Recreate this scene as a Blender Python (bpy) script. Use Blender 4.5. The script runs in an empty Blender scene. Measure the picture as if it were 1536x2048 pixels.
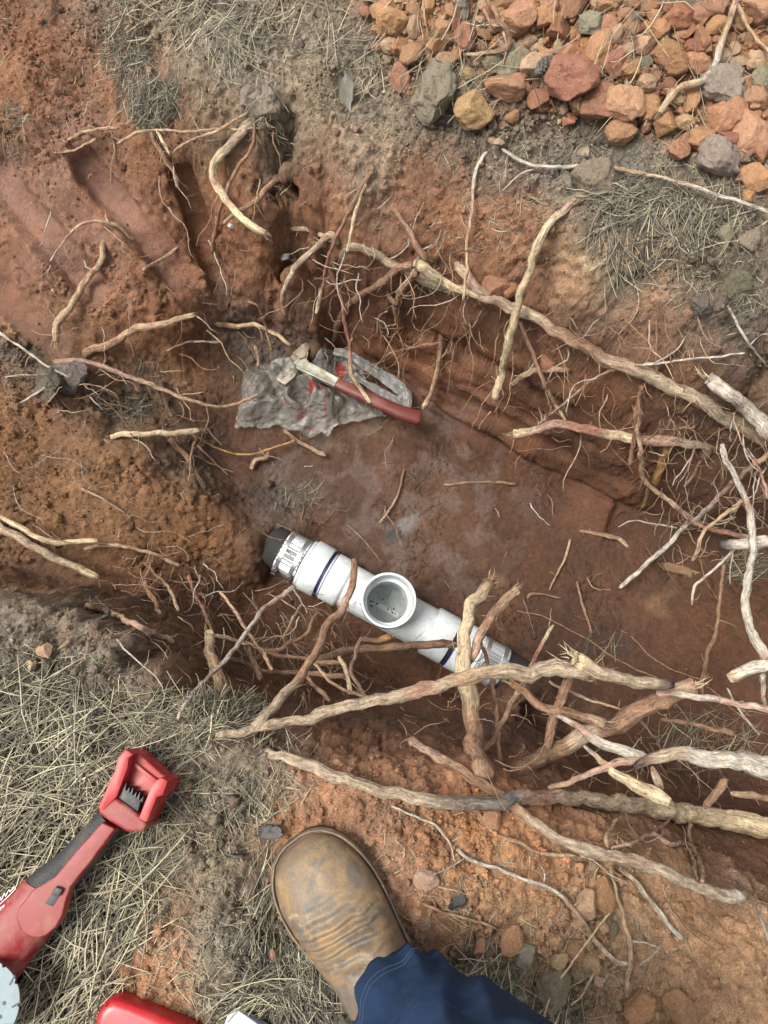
import bpy, bmesh, math, random
import numpy as np
from mathutils import Vector, Matrix, noise as mnoise
from mathutils.geometry import delaunay_2d_cdt
from math import radians, sin, cos, pi, atan2, sqrt

random.seed(7)
rng = np.random.default_rng(11)
S = bpy.context.scene
COL = S.collection

# ------------------------------------------------------------------ camera
CAM_H, TILT, FPX = 1.05, radians(15), 1480.0
cd = bpy.data.cameras.new('camera'); camo = bpy.data.objects.new('camera', cd); COL.objects.link(camo)
cd.sensor_fit = 'VERTICAL'; cd.sensor_height = 36.0; cd.lens = 36.0 * FPX / 2048.0
cd.clip_start = 0.01; cd.clip_end = 500
camo.location = (0, 0, CAM_H); camo.rotation_euler = (TILT, 0, 0)
S.camera = camo

# ------------------------------------------------------------------ sky, sun, exposure
W = bpy.data.worlds.new('World'); S.world = W; W.use_nodes = True
wn = W.node_tree.nodes; wl = W.node_tree.links
SUN_EL, SUN_AZ = radians(63), radians(-90)      # azimuth: from +Y towards +X
sky = wn.new('ShaderNodeTexSky'); sky.sky_type = 'NISHITA'; sky.sun_disc = False
sky.sun_elevation = SUN_EL; sky.sun_rotation = SUN_AZ; sky.dust_density = 3.0; sky.air_density = 1.0
hs = wn.new('ShaderNodeHueSaturation'); hs.inputs['Saturation'].default_value = 0.10
wl.new(sky.outputs[0], hs.inputs['Color']); wl.new(hs.outputs[0], wn['Background'].inputs['Color'])
wn['Background'].inputs['Strength'].default_value = 0.12
sd = bpy.data.lights.new('sun', 'SUN'); so = bpy.data.objects.new('sun', sd); COL.objects.link(so)
sd.energy = 2.3; sd.angle = radians(28); sd.color = (1.0, 0.96, 0.89)
sdir = Vector((sin(SUN_AZ) * cos(SUN_EL), cos(SUN_AZ) * cos(SUN_EL), sin(SUN_EL)))
so.rotation_euler = sdir.to_track_quat('Z', 'Y').to_euler(); so.location = sdir * 6
S.view_settings.view_transform = 'Standard'; S.view_settings.look = 'None'
S.view_settings.exposure = 1.15; S.view_settings.gamma = 1.0; S.view_settings.use_curve_mapping = False

# ------------------------------------------------------------------ camera maths: a pixel of the photograph and a height give a place
FW = Vector((0, sin(TILT), -cos(TILT))); UP = Vector((0, cos(TILT), sin(TILT))); EYE = Vector((0, 0, CAM_H))
def ray(px, py):
    return FW + Vector((1, 0, 0)) * ((px - 768) / FPX) + UP * ((1024 - py) / FPX)
def at(px, py, z):
    d = ray(px, py); t = (z - CAM_H) / d.z
    return EYE + d * t
def depth_of(p):
    return (Vector(p) - EYE).dot(FW)
def mpp(p):                       # metres that one pixel of the photograph spans at p
    return depth_of(p) / FPX

# ------------------------------------------------------------------ numpy noise
def _hash(ix, iy, seed):
    h = (ix.astype(np.int64) * 374761393 + iy.astype(np.int64) * 668265263 + seed * 1274126177) & 0xffffffff
    h = ((h ^ (h >> 13)) * 1274126177) & 0xffffffff
    h = (h ^ (h >> 16)) & 0xffffffff
    return h.astype(np.float64) / 4294967295.0
def vnoise(x, y, seed=0):
    ix = np.floor(x); iy = np.floor(y); fx = x - ix; fy = y - iy
    ux = fx * fx * fx * (fx * (fx * 6 - 15) + 10); uy = fy * fy * fy * (fy * (fy * 6 - 15) + 10)
    ix = ix.astype(np.int64); iy = iy.astype(np.int64)
    def g(a, b, dx, dy):
        t = _hash(a, b, seed) * 2 * pi
        return np.cos(t) * dx + np.sin(t) * dy
    n0 = g(ix, iy, fx, fy) * (1 - ux) + g(ix + 1, iy, fx - 1, fy) * ux
    n1 = g(ix, iy + 1, fx, fy - 1) * (1 - ux) + g(ix + 1, iy + 1, fx - 1, fy - 1) * ux
    return (n0 * (1 - uy) + n1 * uy) * 1.5
def fbm(x, y, seed=0, oct=4, gain=0.5):
    s = 0; a = 1.0
    for k in range(oct):
        s = s + a * vnoise(x * 2 ** k + 17.3 * k, y * 2 ** k - 9.1 * k, seed + k); a *= gain
    return s
def worley(x, y, seed=0):
    ix = np.floor(x).astype(np.int64); iy = np.floor(y).astype(np.int64)
    f1 = np.full(x.shape, 9.0); f2 = np.full(x.shape, 9.0); idv = np.zeros(x.shape)
    for dx in (-1, 0, 1):
        for dy in (-1, 0, 1):
            cx = ix + dx; cy = iy + dy
            px = cx + _hash(cx, cy, seed); py = cy + _hash(cx, cy, seed + 91)
            d = (px - x) ** 2 + (py - y) ** 2
            nearer = d < f1
            f2 = np.where(nearer, f1, np.minimum(f2, d))
            idv = np.where(nearer, _hash(cx, cy, seed + 57), idv)
            f1 = np.where(nearer, d, f1)
    return np.sqrt(f1), np.sqrt(f2), idv

def _h3(ix, iy, iz, seed):
    h = (ix * 374761393 + iy * 668265263 + iz * 2147483647 + seed * 1274126177) & 0xffffffff
    h = ((h ^ (h >> 13)) * 1274126177) & 0xffffffff
    h = ((h ^ (h >> 15)) * 2246822519) & 0xffffffff
    return ((h ^ (h >> 16)) & 0xffff).astype(np.float32) / 65535.0
def vn3(x, y, z, seed=0):
    ix = np.floor(x).astype(np.int64); iy = np.floor(y).astype(np.int64); iz = np.floor(z).astype(np.int64)
    fx = x - ix; fy = y - iy; fz = z - iz
    ux, uy, uz = (f * f * (3 - 2 * f) for f in (fx, fy, fz)); out = 0
    for dx in (0, 1):
        for dy in (0, 1):
            for dz in (0, 1):
                w = (ux if dx else 1 - ux) * (uy if dy else 1 - uy) * (uz if dz else 1 - uz)
                out = out + w * _h3(ix + dx, iy + dy, iz + dz, seed)
    return out * 2 - 1
def fbm3(x, y, z, seed=0, oct=4, gain=0.5):
    s = 0; a = 1.0
    for k in range(oct):
        s = s + a * vn3(x * 2 ** k + 17.3 * k, y * 2 ** k - 9.1 * k, z * 2 ** k + 3.7 * k, seed + k); a *= gain
    return s * 0.75
def worley3(x, y, z, seed=0):
    ix = np.floor(x).astype(np.int64); iy = np.floor(y).astype(np.int64); iz = np.floor(z).astype(np.int64)
    f1 = np.full(x.shape, 9.0, np.float32); f2 = f1.copy(); idv = np.zeros(x.shape, np.float32)
    for dx in (-1, 0, 1):
        for dy in (-1, 0, 1):
            for dz in (-1, 0, 1):
                cx, cy, cz = ix + dx, iy + dy, iz + dz
                d = ((cx + _h3(cx, cy, cz, seed) - x) ** 2 + (cy + _h3(cx, cy, cz, seed + 91) - y) ** 2
                     + (cz + _h3(cx, cy, cz, seed + 33) - z) ** 2).astype(np.float32)
                nearer = d < f1
                f2 = np.where(nearer, f1, np.minimum(f2, d))
                idv = np.where(nearer, _h3(cx, cy, cz, seed + 57), idv)
                f1 = np.where(nearer, d, f1)
    return np.sqrt(f1), np.sqrt(f2), idv

# ------------------------------------------------------------------ material helpers
def mat(name):
    m = bpy.data.materials.new(name); m.use_nodes = True
    return m, m.node_tree.nodes, m.node_tree.links, m.node_tree.nodes['Principled BSDF']
def N(nodes, typ, **kw):
    n = nodes.new(typ)
    for k, v in kw.items():
        if k.startswith('_'): setattr(n, k[1:], v)
        else: n.inputs[k.replace('__', ' ')].default_value = v
    return n
def mix(nodes, links, mode, fac, a, b):
    n = nodes.new('ShaderNodeMix'); n.data_type = 'RGBA'; n.blend_type = mode; n.clamp_factor = True
    for sock, v in ((n.inputs[0], fac), (n.inputs[6], a), (n.inputs[7], b)):
        if isinstance(v, bpy.types.NodeSocket): links.new(v, sock)
        elif isinstance(v, tuple): sock.default_value = v if len(v) == 4 else (*v, 1)
        else: sock.default_value = v
    return n.outputs[2]
def ramp(nodes, links, src, stops):
    r = nodes.new('ShaderNodeValToRGB'); links.new(src, r.inputs[0])
    e = r.color_ramp.elements
    while len(e) < len(stops): e.new(0.5)
    for i, (p, c) in enumerate(stops):
        e[i].position = p
        if not isinstance(c, tuple): c = (c, c, c)
        e[i].color = (*c, 1)
    return r.outputs[0]
def tex(nodes, links, co, scale, detail=4, rough=0.55, dist=0.0):
    n = N(nodes, 'ShaderNodeTexNoise', Scale=scale, Detail=detail, Roughness=rough, Distortion=dist)
    if co: links.new(co, n.inputs['Vector'])
    return n.outputs[0]
def bump(nodes, links, height, strength, dist, bsdf, prev=None):
    b = N(nodes, 'ShaderNodeBump', Strength=strength, Distance=dist); links.new(height, b.inputs['Height'])
    if prev: links.new(prev, b.inputs['Normal'])
    if bsdf: links.new(b.outputs[0], bsdf.inputs['Normal'])
    return b.outputs[0]
def objco(nodes):
    return nodes.new('ShaderNodeTexCoord').outputs['Object']

# ------------------------------------------------------------------ object helpers
def link_mesh(name, me, m=None, parent=None, smooth=True, loc=None):
    o = bpy.data.objects.new(name, me); COL.objects.link(o)
    if m: me.materials.append(m)
    if smooth: me.polygons.foreach_set('use_smooth', [True] * len(me.polygons))
    if parent: o.parent = parent
    return o
def from_py(name, v, f, m=None, parent=None, smooth=True):
    me = bpy.data.meshes.new(name); me.from_pydata([tuple(p) for p in v], [], [tuple(q) for q in f]); me.update()
    return link_mesh(name, me, m, parent, smooth)
def from_np(name, v, tris, m=None, parent=None, smooth=True, nper=3):
    me = bpy.data.meshes.new(name)
    v = np.ascontiguousarray(v, np.float32); tris = np.ascontiguousarray(tris, np.int32)
    me.vertices.add(len(v)); me.vertices.foreach_set('co', v.ravel())
    me.loops.add(tris.size); me.loops.foreach_set('vertex_index', tris.ravel())
    me.polygons.add(len(tris)); me.polygons.foreach_set('loop_start', np.arange(0, tris.size, nper, dtype=np.int32))
    me.polygons.foreach_set('loop_total', np.full(len(tris), nper, np.int32))
    me.update(calc_edges=True)
    return link_mesh(name, me, m, parent, smooth)
def set_col(me, cols, name='Col'):
    a = me.attributes.new(name, 'FLOAT_COLOR', 'POINT')
    c = np.ones((len(me.vertices), 4), np.float32); c[:, :3] = cols
    a.data.foreach_set('color', c.ravel())
def set_val(me, vals, name):
    a = me.attributes.new(name, 'FLOAT', 'POINT'); a.data.foreach_set('value', np.ascontiguousarray(vals, np.float32))
def tag(o, label=None, cat=None, group=None, kind=None):
    if label: o['label'] = label
    if cat: o['category'] = cat
    if group: o['group'] = group
    if kind: o['kind'] = kind
    return o
def empty(name, loc=(0, 0, 0)):
    o = bpy.data.objects.new(name, None); COL.objects.link(o); o.location = loc
    o.empty_display_size = 0.02
    return o
def child(o, parent):              # meshes are written in world coordinates: keep them there under an Empty that stands elsewhere
    o.parent = parent; o.matrix_parent_inverse = Matrix.Translation(parent.location).inverted()
    return o
def lerp(a, b, t): return a + (b - a) * t
def smoothstep(a, b, x):
    t = np.clip((x - a) / (b - a), 0, 1); return t * t * (3 - 2 * t)

# ================================================================== GROUND: one sheet, with the pit dug into it
# soil kinds: base colour, clumpiness (m), crumb (m), slickness
SOIL = {
 'g': ((0.270, 0.212, 0.150), 0.010, 0.0062, 0.0),   # grey brown crumbly topsoil
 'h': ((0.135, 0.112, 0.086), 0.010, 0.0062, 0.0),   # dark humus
 'k': ((0.085, 0.072, 0.056), 0.010, 0.0062, 0.0),   # dark thatch soil, shadow gaps between the stalks painted into its colour
 'r': ((0.262, 0.124, 0.066), 0.014, 0.0034, 0.1),   # red brown clay
 'p': ((0.295, 0.155, 0.098), 0.014, 0.0034, 0.2),   # pinkish clay
 'R': ((0.215, 0.083, 0.039), 0.0015, 0.0004, 0.95),   # smeared red clay
 'o': ((0.450, 0.230, 0.120), 0.008, 0.0052, 0.0),   # orange subsoil
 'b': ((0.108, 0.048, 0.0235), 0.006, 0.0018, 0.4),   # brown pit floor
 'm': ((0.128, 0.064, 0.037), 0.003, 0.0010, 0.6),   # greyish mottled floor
 'y': ((0.215, 0.108, 0.051), 0.010, 0.0028, 0.1),   # ochre brown clay
 't': ((0.500, 0.300, 0.170), 0.007, 0.0042, 0.0),   # sandy tan orange
}
CP = """
-300,-250,-5r 0,-250,-4r 300,-250,0g 700,-250,2g 1100,-250,8o 1600,-250,8o 1900,-250,6g
-300,0,-14r 0,0,-9r 110,0,-7r 230,0,-2g 340,0,0g 450,0,0g 600,0,0g 700,0,2g 800,0,6o 1000,0,9o 1250,0,10o 1536,0,10o 1850,0,8o
-300,150,-18r 0,150,-13r 120,150,-11r 240,150,-7r 330,140,-3g 450,130,0g 600,150,0g 740,150,0g 850,130,3o 1000,130,5o 1250,130,8o 1536,130,8o 1850,130,6o
-300,300,-26y 0,290,-20r 130,300,-18p 250,250,-13r 330,270,-13r 400,230,-6g 470,300,-10r 520,240,-2g 620,260,-2g 720,290,-2g 850,230,0g 930,270,-1g 1050,240,1h 1250,260,3h 1400,240,4o 1536,230,5o 1800,300,3g
-300,450,-34y 0,420,-28p 110,400,-25p 200,370,-25R 280,400,-24p 350,340,-19r 390,420,-31R 440,360,-20r 500,400,-19r 560,330,-10r 620,340,-6r 650,380,-11r 760,340,-5g 760,420,-13r 860,330,-4r 860,430,-13r 950,380,-8r 1000,330,-2g 1040,420,-6r 1120,360,0g 1300,380,1g 1450,380,2g 1800,420,1g
545,385,-21h 575,385,-25h 600,400,-17r
-300,600,-40y 0,540,-35R 90,520,-32p 180,520,-33p 270,540,-33r 330,500,-32r 400,510,-39R 450,480,-34r 520,480,-28r 590,480,-23r 680,440,-17r 700,500,-22r 790,490,-19r 880,500,-17r 960,470,-12r 1040,500,-9r 1100,470,-3g 1180,500,-1g 1300,500,0g 1450,500,0h 1750,560,0g
0,620,-38r 100,640,-40y 200,630,-38r 290,610,-38r 360,600,-42r 430,580,-48r 500,570,-46r 560,560,-43r 620,550,-38r
660,530,-31r 740,530,-27r 850,560,-26r 950,590,-25r 1030,600,-22r 1080,560,-14t 1150,580,-9t 1200,540,-3g 1300,600,-3t 1350,640,-5r 1420,600,-1h 1536,620,-1h 1800,700,-2g
690,580,-43r 770,580,-38r 870,620,-38r 960,650,-36r 1050,680,-34r 1120,640,-20r 1150,720,-31r 1200,660,-17r 1280,700,-18r 1350,700,-12t 1300,770,-30r 1400,740,-16r 1460,800,-29r 1500,730,-8h 1600,860,-27r 1600,760,-8h 1900,900,-20r
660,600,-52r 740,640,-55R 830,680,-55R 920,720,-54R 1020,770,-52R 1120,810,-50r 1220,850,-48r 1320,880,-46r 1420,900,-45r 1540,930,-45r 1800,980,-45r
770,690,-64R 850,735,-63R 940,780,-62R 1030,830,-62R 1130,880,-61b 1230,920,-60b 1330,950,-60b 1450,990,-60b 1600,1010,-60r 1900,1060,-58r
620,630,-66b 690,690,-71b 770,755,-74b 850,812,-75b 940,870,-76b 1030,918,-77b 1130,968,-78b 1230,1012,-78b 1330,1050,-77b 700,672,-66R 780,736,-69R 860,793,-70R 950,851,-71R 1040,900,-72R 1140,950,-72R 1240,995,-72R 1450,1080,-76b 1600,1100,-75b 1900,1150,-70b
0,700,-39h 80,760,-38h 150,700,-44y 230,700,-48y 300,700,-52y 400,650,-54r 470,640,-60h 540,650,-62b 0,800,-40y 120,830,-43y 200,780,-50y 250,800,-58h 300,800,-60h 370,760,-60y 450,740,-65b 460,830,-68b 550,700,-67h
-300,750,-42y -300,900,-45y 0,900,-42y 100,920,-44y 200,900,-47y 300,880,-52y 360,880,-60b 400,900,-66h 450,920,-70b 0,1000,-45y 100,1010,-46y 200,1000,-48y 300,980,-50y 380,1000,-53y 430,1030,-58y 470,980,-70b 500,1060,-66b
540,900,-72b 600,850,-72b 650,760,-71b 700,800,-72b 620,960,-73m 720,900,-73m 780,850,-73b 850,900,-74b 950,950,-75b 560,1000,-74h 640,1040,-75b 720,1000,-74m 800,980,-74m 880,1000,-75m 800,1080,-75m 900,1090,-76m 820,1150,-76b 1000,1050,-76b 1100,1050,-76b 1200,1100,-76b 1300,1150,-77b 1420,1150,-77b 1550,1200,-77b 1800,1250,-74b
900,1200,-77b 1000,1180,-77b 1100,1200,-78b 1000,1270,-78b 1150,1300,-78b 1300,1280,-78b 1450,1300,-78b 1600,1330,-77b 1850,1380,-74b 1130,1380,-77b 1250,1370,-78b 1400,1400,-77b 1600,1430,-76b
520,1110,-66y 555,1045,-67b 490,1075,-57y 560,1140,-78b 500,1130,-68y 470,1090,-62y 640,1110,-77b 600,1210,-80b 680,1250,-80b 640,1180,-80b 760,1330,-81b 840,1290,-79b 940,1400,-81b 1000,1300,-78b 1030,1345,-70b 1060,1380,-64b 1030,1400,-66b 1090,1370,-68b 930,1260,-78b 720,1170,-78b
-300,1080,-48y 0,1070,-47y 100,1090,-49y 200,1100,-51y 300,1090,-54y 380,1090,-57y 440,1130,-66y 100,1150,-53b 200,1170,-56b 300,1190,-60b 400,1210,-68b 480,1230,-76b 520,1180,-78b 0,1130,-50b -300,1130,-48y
-300,1200,-8g 0,1185,-9g 0,1165,-38y 90,1205,-8g 100,1185,-42y 180,1235,-8g 210,1215,-42y 250,1285,-7r 300,1260,-40y 330,1330,-7r 380,1300,-42y 420,1400,-7r 460,1350,-46y 490,1455,-8r 530,1400,-50r 560,1330,-72b 620,1290,-79b 480,1290,-70b
560,1475,-12r 600,1440,-34r 620,1390,-60b 640,1340,-78b 640,1490,-11r 700,1450,-30r 720,1410,-50b 730,1370,-74b 740,1500,-12r 800,1460,-32r 830,1420,-56b 840,1385,-76b 840,1515,-12r 900,1475,-34r 930,1440,-60b 940,1420,-77b 940,1545,-12r 980,1500,-36r 1020,1460,-62b 1040,1430,-78b
1040,1600,-12o 1080,1545,-36r 1110,1500,-62b 1130,1465,-77b 1140,1650,-13o 1180,1590,-38r 1210,1540,-62b 1230,1500,-76b 1250,1700,-14t 1290,1630,-40r 1320,1575,-62b 1340,1520,-75b 1370,1770,-13t 1400,1690,-40r 1430,1620,-62b 1450,1550,-74b 1536,1830,-13t 1536,1740,-38r 1560,1660,-60b 1560,1580,-72b 1850,1900,-12t 1850,1780,-40r 1850,1650,-65b
-300,1300,-3g 0,1260,-3g 120,1290,-3g 230,1350,-3g 320,1420,-2g 420,1500,-2g 520,1540,-3g 640,1560,-3o 760,1580,-4o 880,1600,-5o 980,1660,-5o 1100,1730,-6o 1220,1800,-7t 1350,1870,-6t 1500,1920,-5t 1850,2000,-4t
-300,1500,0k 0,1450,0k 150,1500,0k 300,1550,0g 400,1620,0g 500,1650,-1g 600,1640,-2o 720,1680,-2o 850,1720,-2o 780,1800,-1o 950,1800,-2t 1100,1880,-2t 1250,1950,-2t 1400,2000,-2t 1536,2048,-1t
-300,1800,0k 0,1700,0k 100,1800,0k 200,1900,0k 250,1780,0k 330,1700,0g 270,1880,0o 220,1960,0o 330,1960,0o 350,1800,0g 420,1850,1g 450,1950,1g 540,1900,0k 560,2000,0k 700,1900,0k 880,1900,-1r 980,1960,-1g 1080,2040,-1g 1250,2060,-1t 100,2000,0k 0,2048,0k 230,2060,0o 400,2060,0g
-300,2300,0k 100,2300,0k 450,2300,0g 768,2300,0g 1100,2300,0t 1536,2300,0t 1900,2300,0t
"""
cps = []
for tok in CP.split():
    a, b, c = tok.split(','); z_ = float(c[:-1]) / 100.0; b = float(b)
    if z_ < 0: z_ *= 0.70 + 0.11 * float(smoothstep(600, 1200, b))
    cps.append((float(a), b, z_, c[-1]))
pts, zs, kinds = [], [], []
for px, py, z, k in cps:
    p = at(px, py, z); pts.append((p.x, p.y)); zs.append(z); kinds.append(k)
for k in range(24):                                      # the ground goes on around the pit
    a = 2 * pi * k / 24
    for r_ in (2.1, 3.2):
        pts.append((r_ * cos(a), 0.45 + r_ * sin(a))); zs.append(0.02 * sin(3 * a)); kinds.append('g' if k % 3 else 'h')
vv, _, tri, ov, _, _ = delaunay_2d_cdt([Vector(p) for p in pts], [], [], 0, 1e-6)
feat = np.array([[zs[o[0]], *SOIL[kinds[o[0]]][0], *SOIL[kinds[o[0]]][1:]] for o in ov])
vv = np.array([(p.x, p.y) for p in vv])
CG = 0.0075; GX0, GX1, GY0, GY1 = -2.7, 2.7, -2.2, 3.1
gx = np.arange(GX0, GX1, CG); gy = np.arange(GY0, GY1, CG)
G = np.zeros((len(gy), len(gx), feat.shape[1]))
for t in tri:
    A, B, C = vv[list(t)]
    i0 = max(0, int((min(A[0], B[0], C[0]) - GX0) / CG)); i1 = min(len(gx), int((max(A[0], B[0], C[0]) - GX0) / CG) + 2)
    j0 = max(0, int((min(A[1], B[1], C[1]) - GY0) / CG)); j1 = min(len(gy), int((max(A[1], B[1], C[1]) - GY0) / CG) + 2)
    if i1 <= i0 or j1 <= j0: continue
    X, Y = np.meshgrid(gx[i0:i1], gy[j0:j1])
    den = (B[1] - C[1]) * (A[0] - C[0]) + (C[0] - B[0]) * (A[1] - C[1])
    if abs(den) < 1e-12: continue
    l1 = ((B[1] - C[1]) * (X - C[0]) + (C[0] - B[0]) * (Y - C[1])) / den
    l2 = ((C[1] - A[1]) * (X - C[0]) + (A[0] - C[0]) * (Y - C[1])) / den
    l3 = 1 - l1 - l2
    ins = (l1 > -1e-6) & (l2 > -1e-6) & (l3 > -1e-6)
    val = l1[..., None] * feat[t[0]] + l2[..., None] * feat[t[1]] + l3[..., None] * feat[t[2]]
    G[j0:j1, i0:i1][ins] = val[ins]
def blur(a, s):
    r = int(3 * s) + 1; k = np.exp(-0.5 * (np.arange(-r, r + 1) / s) ** 2); k /= k.sum()
    out = np.zeros_like(a); p = np.pad(a, ((r, r), (0, 0)) + ((0, 0),) * (a.ndim - 2), mode='edge')
    for i, w in enumerate(k): out += w * p[i:i + a.shape[0]]
    p = np.pad(out, ((0, 0), (r, r)) + ((0, 0),) * (a.ndim - 2), mode='edge'); o2 = np.zeros_like(a)
    for i, w in enumerate(k): o2 += w * p[:, i:i + a.shape[1]]
    return o2
G[..., 0] = blur(G[..., 0], 0.9); G[..., 1:] = blur(G[..., 1:], 3.0)
def sample(x, y, c=slice(None)):
    fx = np.clip((x - GX0) / CG, 0, len(gx) - 1.001); fy = np.clip((y - GY0) / CG, 0, len(gy) - 1.001)
    i = fx.astype(int); j = fy.astype(int); a = (fx - i); b = (fy - j)
    if not isinstance(c, int): a = a[..., None]; b = b[..., None]
    g = G[..., c]
    return (g[j, i] * (1 - a) + g[j, i + 1] * a) * (1 - b) + (g[j + 1, i] * (1 - a) + g[j + 1, i + 1] * a) * b

FINE = 0.0031
def axis(a, b, far, n):
    core = np.arange(a, b, FINE); g = np.geomspace(FINE * 2, far, n)
    return np.concatenate([(core[0] - g)[::-1], core, core[-1] + g])
ax = axis(-1.08, 1.08, 40, 34); ay = axis(-0.50, 1.46, 40, 34)
X, Y = np.meshgrid(ax, ay)
wx = 0.020 * fbm(X * 9, Y * 9, 3, 3); wy = 0.020 * fbm(X * 9, Y * 9, 13, 3)
F = sample(X + wx * 1.6, Y + wy * 1.6)
Z = sample(X + wx * 0.28, Y + wy * 0.28, 0)
far_ = np.maximum(np.abs(X), np.abs(Y - 0.45)) > 2.0
Z = np.where(far_, Z * 0.3, Z)
# base normals, so that lumps stand off the steep faces too
Zx = np.gradient(Z, axis=1) / np.gradient(X, axis=1); Zy = np.gradient(Z, axis=0) / np.gradient(Y, axis=0)
nl = np.sqrt(Zx ** 2 + Zy ** 2 + 1); NX, NY, NZ = -Zx / nl, -Zy / nl, 1 / nl
slick = F[..., 6].copy(); clump = F[..., 4]; crumb = F[..., 5]; colr = F[..., 1:4].copy()

# smeared tracks that the digger's teeth left: smooth grooves (pixels of the centre line, width)
PXd = (Y * sin(TILT) + (CAM_H - Z) * cos(TILT)); PU = 768 + FPX * X / PXd
PV = 1024 - FPX * (Y * cos(TILT) - (CAM_H - Z) * sin(TILT)) / PXd
def seg_dist(px, py, line):
    best = np.full(px.shape, 1e9); par = np.zeros(px.shape); n = len(line) - 1
    for i in range(n):
        (x0, y0), (x1, y1) = line[i], line[i + 1]
        dx, dy = x1 - x0, y1 - y0; t = np.clip(((px - x0) * dx + (py - y0) * dy) / (dx * dx + dy * dy), 0, 1)
        d = np.hypot(px - x0 - t * dx, py - y0 - t * dy); m = d < best
        best = np.where(m, d, best); par = np.where(m, (i + t) / n, par)
    return best, par
groove = np.zeros(X.shape)
pink = np.array((0.345, 0.178, 0.122))
for line, w, dep, cc in (
    ([(150, 285), (185, 350), (235, 410), (275, 455), (330, 520), (390, 600)], 36, 0.026, pink),
    ([(-40, 300), (20, 390), (90, 470), (170, 560), (215, 610)], 42, 0.026, pink),
    ([(355, 320), (375, 380), (400, 450), (420, 520), (440, 590)], 30, 0.016, None),
    ([(300, 60), (312, 110), (325, 170)], 15, 0.012, pink), ([(120, -30), (118, 60)], 16, 0.012, None),
    ([(235, 130), (240, 200), (245, 250)], 14, 0.012, None),
    ([(-20, 560), (60, 640), (150, 700)], 40, 0.010, None), ([(800, 640), (900, 700), (1050, 780), (1180, 850)], 24, 0.012, None),
    ([(860, 760), (960, 815), (1060, 870), (1200, 935)], 20, 0.012, None)):
    PM = (PU > -300) & (PU < 1836) & (PV > -200) & (PV < 1100)
    d = np.full(X.shape, 1e9); par = np.zeros(X.shape)
    d[PM], par[PM] = seg_dist(PU[PM], PV[PM] + 0, line)
    e = d + 5 * vnoise(X * 30, Y * 30, 71)
    m = smoothstep(w, w * 0.55, e) * smoothstep(0, 0.12, par) * smoothstep(1, 0.8, par)
    groove += dep * m; slick = np.maximum(slick, m); clump = clump * (1 - 0.8 * m); crumb = crumb * (1 - 0.92 * m)
    tone = pink if cc is not None else np.array((0.26, 0.12, 0.066))
    tone = tone * (0.9 + 0.25 * vnoise(X * 25, Y * 25, 5))[..., None]
    colr = colr * (1 - 0.75 * m[..., None]) + tone * 0.75 * m[..., None]

for line, w, dep in (([(690, 672), (770, 742), (850, 800), (940, 858), (1030, 906), (1130, 957), (1230, 1002), (1340, 1046)], 7, 0.014), ([(730, 646), (830, 690), (920, 738), (1020, 796), (1120, 850), (1240, 912)], 5, 0.009), ([(700, 590), (800, 640), (900, 690), (1000, 745), (1100, 790)], 5, 0.008)):
    PM = (PU > 600) & (PU < 1500) & (PV > 500) & (PV < 1120)
    d = np.full(X.shape, 1e9); par = np.zeros(X.shape); d[PM], par[PM] = seg_dist(PU[PM], PV[PM], line)
    groove += dep * smoothstep(w, 0, d + 2.0 * vnoise(X * 40, Y * 40, 72)) * smoothstep(0, 0.06, par) * smoothstep(1, 0.92, par)
hole = smoothstep(1.0, 0.55, np.hypot((PU - 572) / 34, (PV - 386) / 24) + 0.25 * fbm(X * 40, Y * 40, 9, 3)); groove += 0.075 * hole
S3 = 1.0 - 0.75 * slick
w1 = 0.3 * fbm3(X * 60, Y * 60, Z * 60, 41, 2)
f1, f2, cid = worley3(X * 26 + w1, Y * 26 - w1, Z * 26 + w1, 21)
g1, g2, gid = worley3(X * 62 + w1, Y * 62 + w1, Z * 62, 23)
k1, k2, kid = worley3(X * 130, Y * 130, Z * 130, 29)
patch = smoothstep(-0.25, 0.45, fbm(X * 6, Y * 6, 61, 2))
D = clump * 1.6 * fbm3(X * 9, Y * 9, Z * 9, 31, 4)
D += clump * (2.4 * np.clip(0.75 - f1, 0, 1) * cid) * S3 * patch
D += crumb * 3.6 * np.clip(0.8 - g1, 0, 1) * gid * S3
D += crumb * 2.0 * np.clip(0.8 - k1, 0, 1) * kid * S3
crack = smoothstep(0.07, 0.0, f2 - f1) * (cid > 0.45)
D -= 0.010 * crack * S3 * patch
# streaks along the machined face
D += 0.0045 * slick * vnoise((X * 0.86 - Y * 0.5) * 4, Z * 42 + (X * 0.5 + Y * 0.86) * 8, 77) + 0.002 * slick * vnoise((X * 0.86 - Y * 0.5) * 9, Z * 130, 78)
D -= groove
wallm = smoothstep(0.80, 0.62, NZ) * (PU > 600) * (PU < 1480) * (PV > 560) * (PV < 1090) * smoothstep(0.35, 0.7, slick)
saw = (Z * 13.5 + 0.25 * fbm(X * 5, Y * 5, 55, 2)) % 1.0
D += 0.016 * wallm * (np.where(saw < 0.85, saw / 0.85, (1 - saw) / 0.15) - 0.5)
D = np.where(far_, D * 1.5, D)
VX, VY, VZ = X + NX * D, Y + NY * D, Z + NZ * D
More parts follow.
